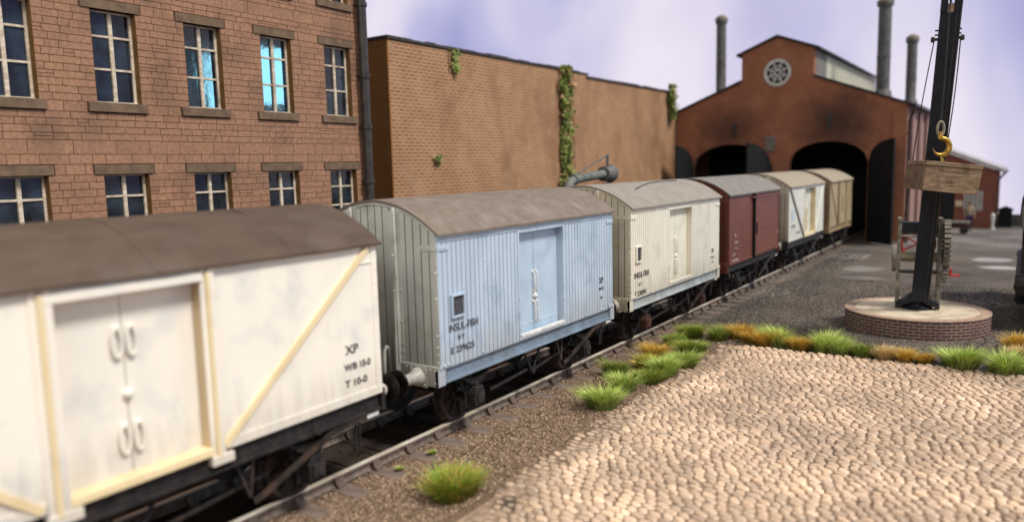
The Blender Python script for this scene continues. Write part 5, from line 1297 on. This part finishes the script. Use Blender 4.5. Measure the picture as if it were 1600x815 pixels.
    mb = MB(); bx(0.01,.99,.01,.99,0,.845,mb); body = mb.build('box', M['crate'], cr, bevel=.012)
    mb = MB(); bx(-.003,1.0,-.003,1.0,.855,1.0,mb); mb.build('lid', M['crate'], cr, bevel=.012)
    mb = MB(); bx(-.002,.0085,.012,.985,.01,.84,mb); mb.build('end_panel', M['crate_end'], cr)
    # sling strands
    mb = MB(); hb = hp+Z*-.36+A*.02
    for (i,j) in ((.40,.35),(.52,.55)): mb.cyl(hb, Q(i,j,1.0),.014,n=6)
    mb.build('sling', M['gold'], cr)
yard_crane()

# ------------------------------------------------------------------ grass tufts
C_DR = [(.45,.36,.14),(.36,.27,.10),(.30,.20,.07)]
def tuft_mesh(name, seed, cols, n, rad, hgt):
    rn = random.Random(seed); mb = MB(); mb.fixn = False
    cents = [(rn.gauss(0,.25)*rad, rn.gauss(0,.25)*rad, rn.uniform(.7,1.1)) for _ in range(4)]
    for _ in range(int(n*1.6)):
        cx, cy, ks = rn.choice(cents); an = rn.uniform(0,2*pi); rr = rn.random()**.6*rad*.55
        x, y = cx+cos(an)*rr, cy+sin(an)*rr; out = Vector((x,y,0))*1.35/rad + Vector((rn.gauss(0,.45),rn.gauss(0,.45),0))
        h = 1.45*hgt*ks*rn.uniform(.5,1.1)*(1-.25*min(1,rr/rad)); wd = rn.uniform(.003,.0065)
        s = Vector((-sin(an+rn.uniform(-1,1)),cos(an),0)).normalized()*wd
        p0 = Vector((x,y,-.01)); p1 = p0+Vector((out.x*h*.25,out.y*h*.25,h*.6)); p2 = p0+Vector((out.x*h*.8,out.y*h*.8,h))
        c = rn.choice(cols) if rn.random() > .10 else rn.choice(C_DR); k = rn.uniform(.6,1.35)
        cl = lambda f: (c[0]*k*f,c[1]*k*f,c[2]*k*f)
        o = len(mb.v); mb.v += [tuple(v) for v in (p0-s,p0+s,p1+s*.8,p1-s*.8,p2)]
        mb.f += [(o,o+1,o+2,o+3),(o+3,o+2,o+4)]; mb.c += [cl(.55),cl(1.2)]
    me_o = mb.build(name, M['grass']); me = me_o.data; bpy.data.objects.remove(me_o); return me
C_BR = [(.30,.44,.06),(.42,.56,.11),(.20,.34,.04),(.58,.66,.22),(.40,.42,.12)]; C_GR = [(.12,.24,.02),(.18,.32,.03),(.25,.36,.05),(.30,.22,.04)]
C_DK = [(.07,.13,.02),(.11,.19,.03),(.15,.22,.03),(.22,.16,.03)]; C_OC = [(.60,.36,.05),(.48,.27,.03),(.70,.47,.10),(.35,.26,.03)]; C_ST = [(.60,.42,.20),(.50,.33,.14),(.68,.52,.28)]
C_MX = C_GR+[(.45,.28,.05),(.32,.20,.03),(.16,.34,.02)]
TM = {'br':tuft_mesh('grass_tuft',1,C_BR,1300,.30,.30),'br2':tuft_mesh('grass_tuft',2,C_BR,1300,.32,.27),'gr':tuft_mesh('grass_tuft',3,C_GR,1200,.30,.26),'dk':tuft_mesh('grass_tuft',4,C_DK+C_GR,1100,.30,.24),
      'oc':tuft_mesh('grass_tuft',5,C_OC,1200,.26,.24),'st':tuft_mesh('grass_tuft',6,C_ST,1100,.25,.22),'mx':tuft_mesh('grass_tuft',7,C_MX,2600,.36,.26),'og':tuft_mesh('grass_tuft',8,C_OC+C_GR,1200,.3,.24)}
KN = {'br':'bright green grass tuft','br2':'bright green grass tuft','gr':'mid green grass tuft','dk':'dark green grass tuft','oc':'ochre yellow grass tuft','st':'straw coloured grass tuft','mx':'wide green and orange grass tuft','og':'mixed orange and green grass tuft'}
tufts = [(-6.23,12.12,'br',1.0,'nearest the rail at the near end of the left row'),(-6.45,13.32,'br2',.95,'second from the near end of the left row'),(-7.0,14.2,'dk',.9,'tuft closest to the sleepers in the left row'),
 (-6.26,14.0,'gr',.95,'in the middle of the left row on the cobble edge'),(-6.15,14.75,'br',1.0,'beside the cobble edge right of the orange tuft'),(-6.85,15.75,'oc',.9,'alone on the track side of the left row'),(-6.75,15.1,'og',.9,'between green tufts on the left row'),
 (-6.1,15.6,'br2',.85,'at the cobble edge just before the row turns'),(-7.0,17.3,'dk',.85,'at the far left next to the rail'),(-6.35,16.85,'gr',1.05,'where the row turns at the cobble corner'),(-6.95,18.4,'gr',1.0,'farthest from the cobbles by the cream van'),
 (-6.15,18.25,'dk',1.0,'on the corner of the cobbles'),(-5.75,18.75,'oc',1.05,'first of the yellow clump past the corner'),(-5.38,18.42,'oc',.95,'middle of the yellow clump past the corner'),(-5.05,18.3,'oc',.9,'last of the yellow clump past the corner'),
 (-4.72,18.42,'br',1.1,'right of the yellow clump on the top edge'),(-4.2,18.2,'oc',.85,'between two bright green tufts on the top edge'),(-3.75,18.4,'br2',1.15,'left one of the wide bright pair before the plinth'),(-3.4,18.3,'br',.95,'right one of the wide bright pair before the plinth'),
 (-2.95,18.15,'dk',.95,'in front of the left part of the plinth'),(-2.45,18.15,'st',1.0,'in front of the middle of the plinth'),(-2.05,18.15,'oc',.8,'low, just right of the straw tuft'),(-1.65,18.2,'oc',.6,'lowest, farther right of the straw tuft'),
 (-.98,18.2,'br',1.15,'in front of the right edge of the plinth'),(-.2,18.15,'br2',1.2,'nearest the right frame edge on the cobble rim'),(-.05,20.4,'oc',1.1,'behind the cobbles at the right frame edge'),(.1,19.6,'st',1.0,'at the right frame edge below the ochre one'),
 (-6.22,7.6,'mx',1.15,'alone in the foreground between rail and cobbles'),(-7.5,8.7,'br2',.17,'tiny sprout on the ballast close to the rail'),(-7.5,7.95,'br',.15,'tiniest sprout at the near end of the ballast')]
rn = random.Random(33)
for i, (x, y, k, s, where) in enumerate(tufts):
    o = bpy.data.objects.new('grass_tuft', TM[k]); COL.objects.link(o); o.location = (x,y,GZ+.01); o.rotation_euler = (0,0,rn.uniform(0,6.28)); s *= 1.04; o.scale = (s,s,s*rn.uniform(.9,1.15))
    tag(o, KN[k]+' '+where, 'grass tuft', 'grass tufts around the cobbled yard')
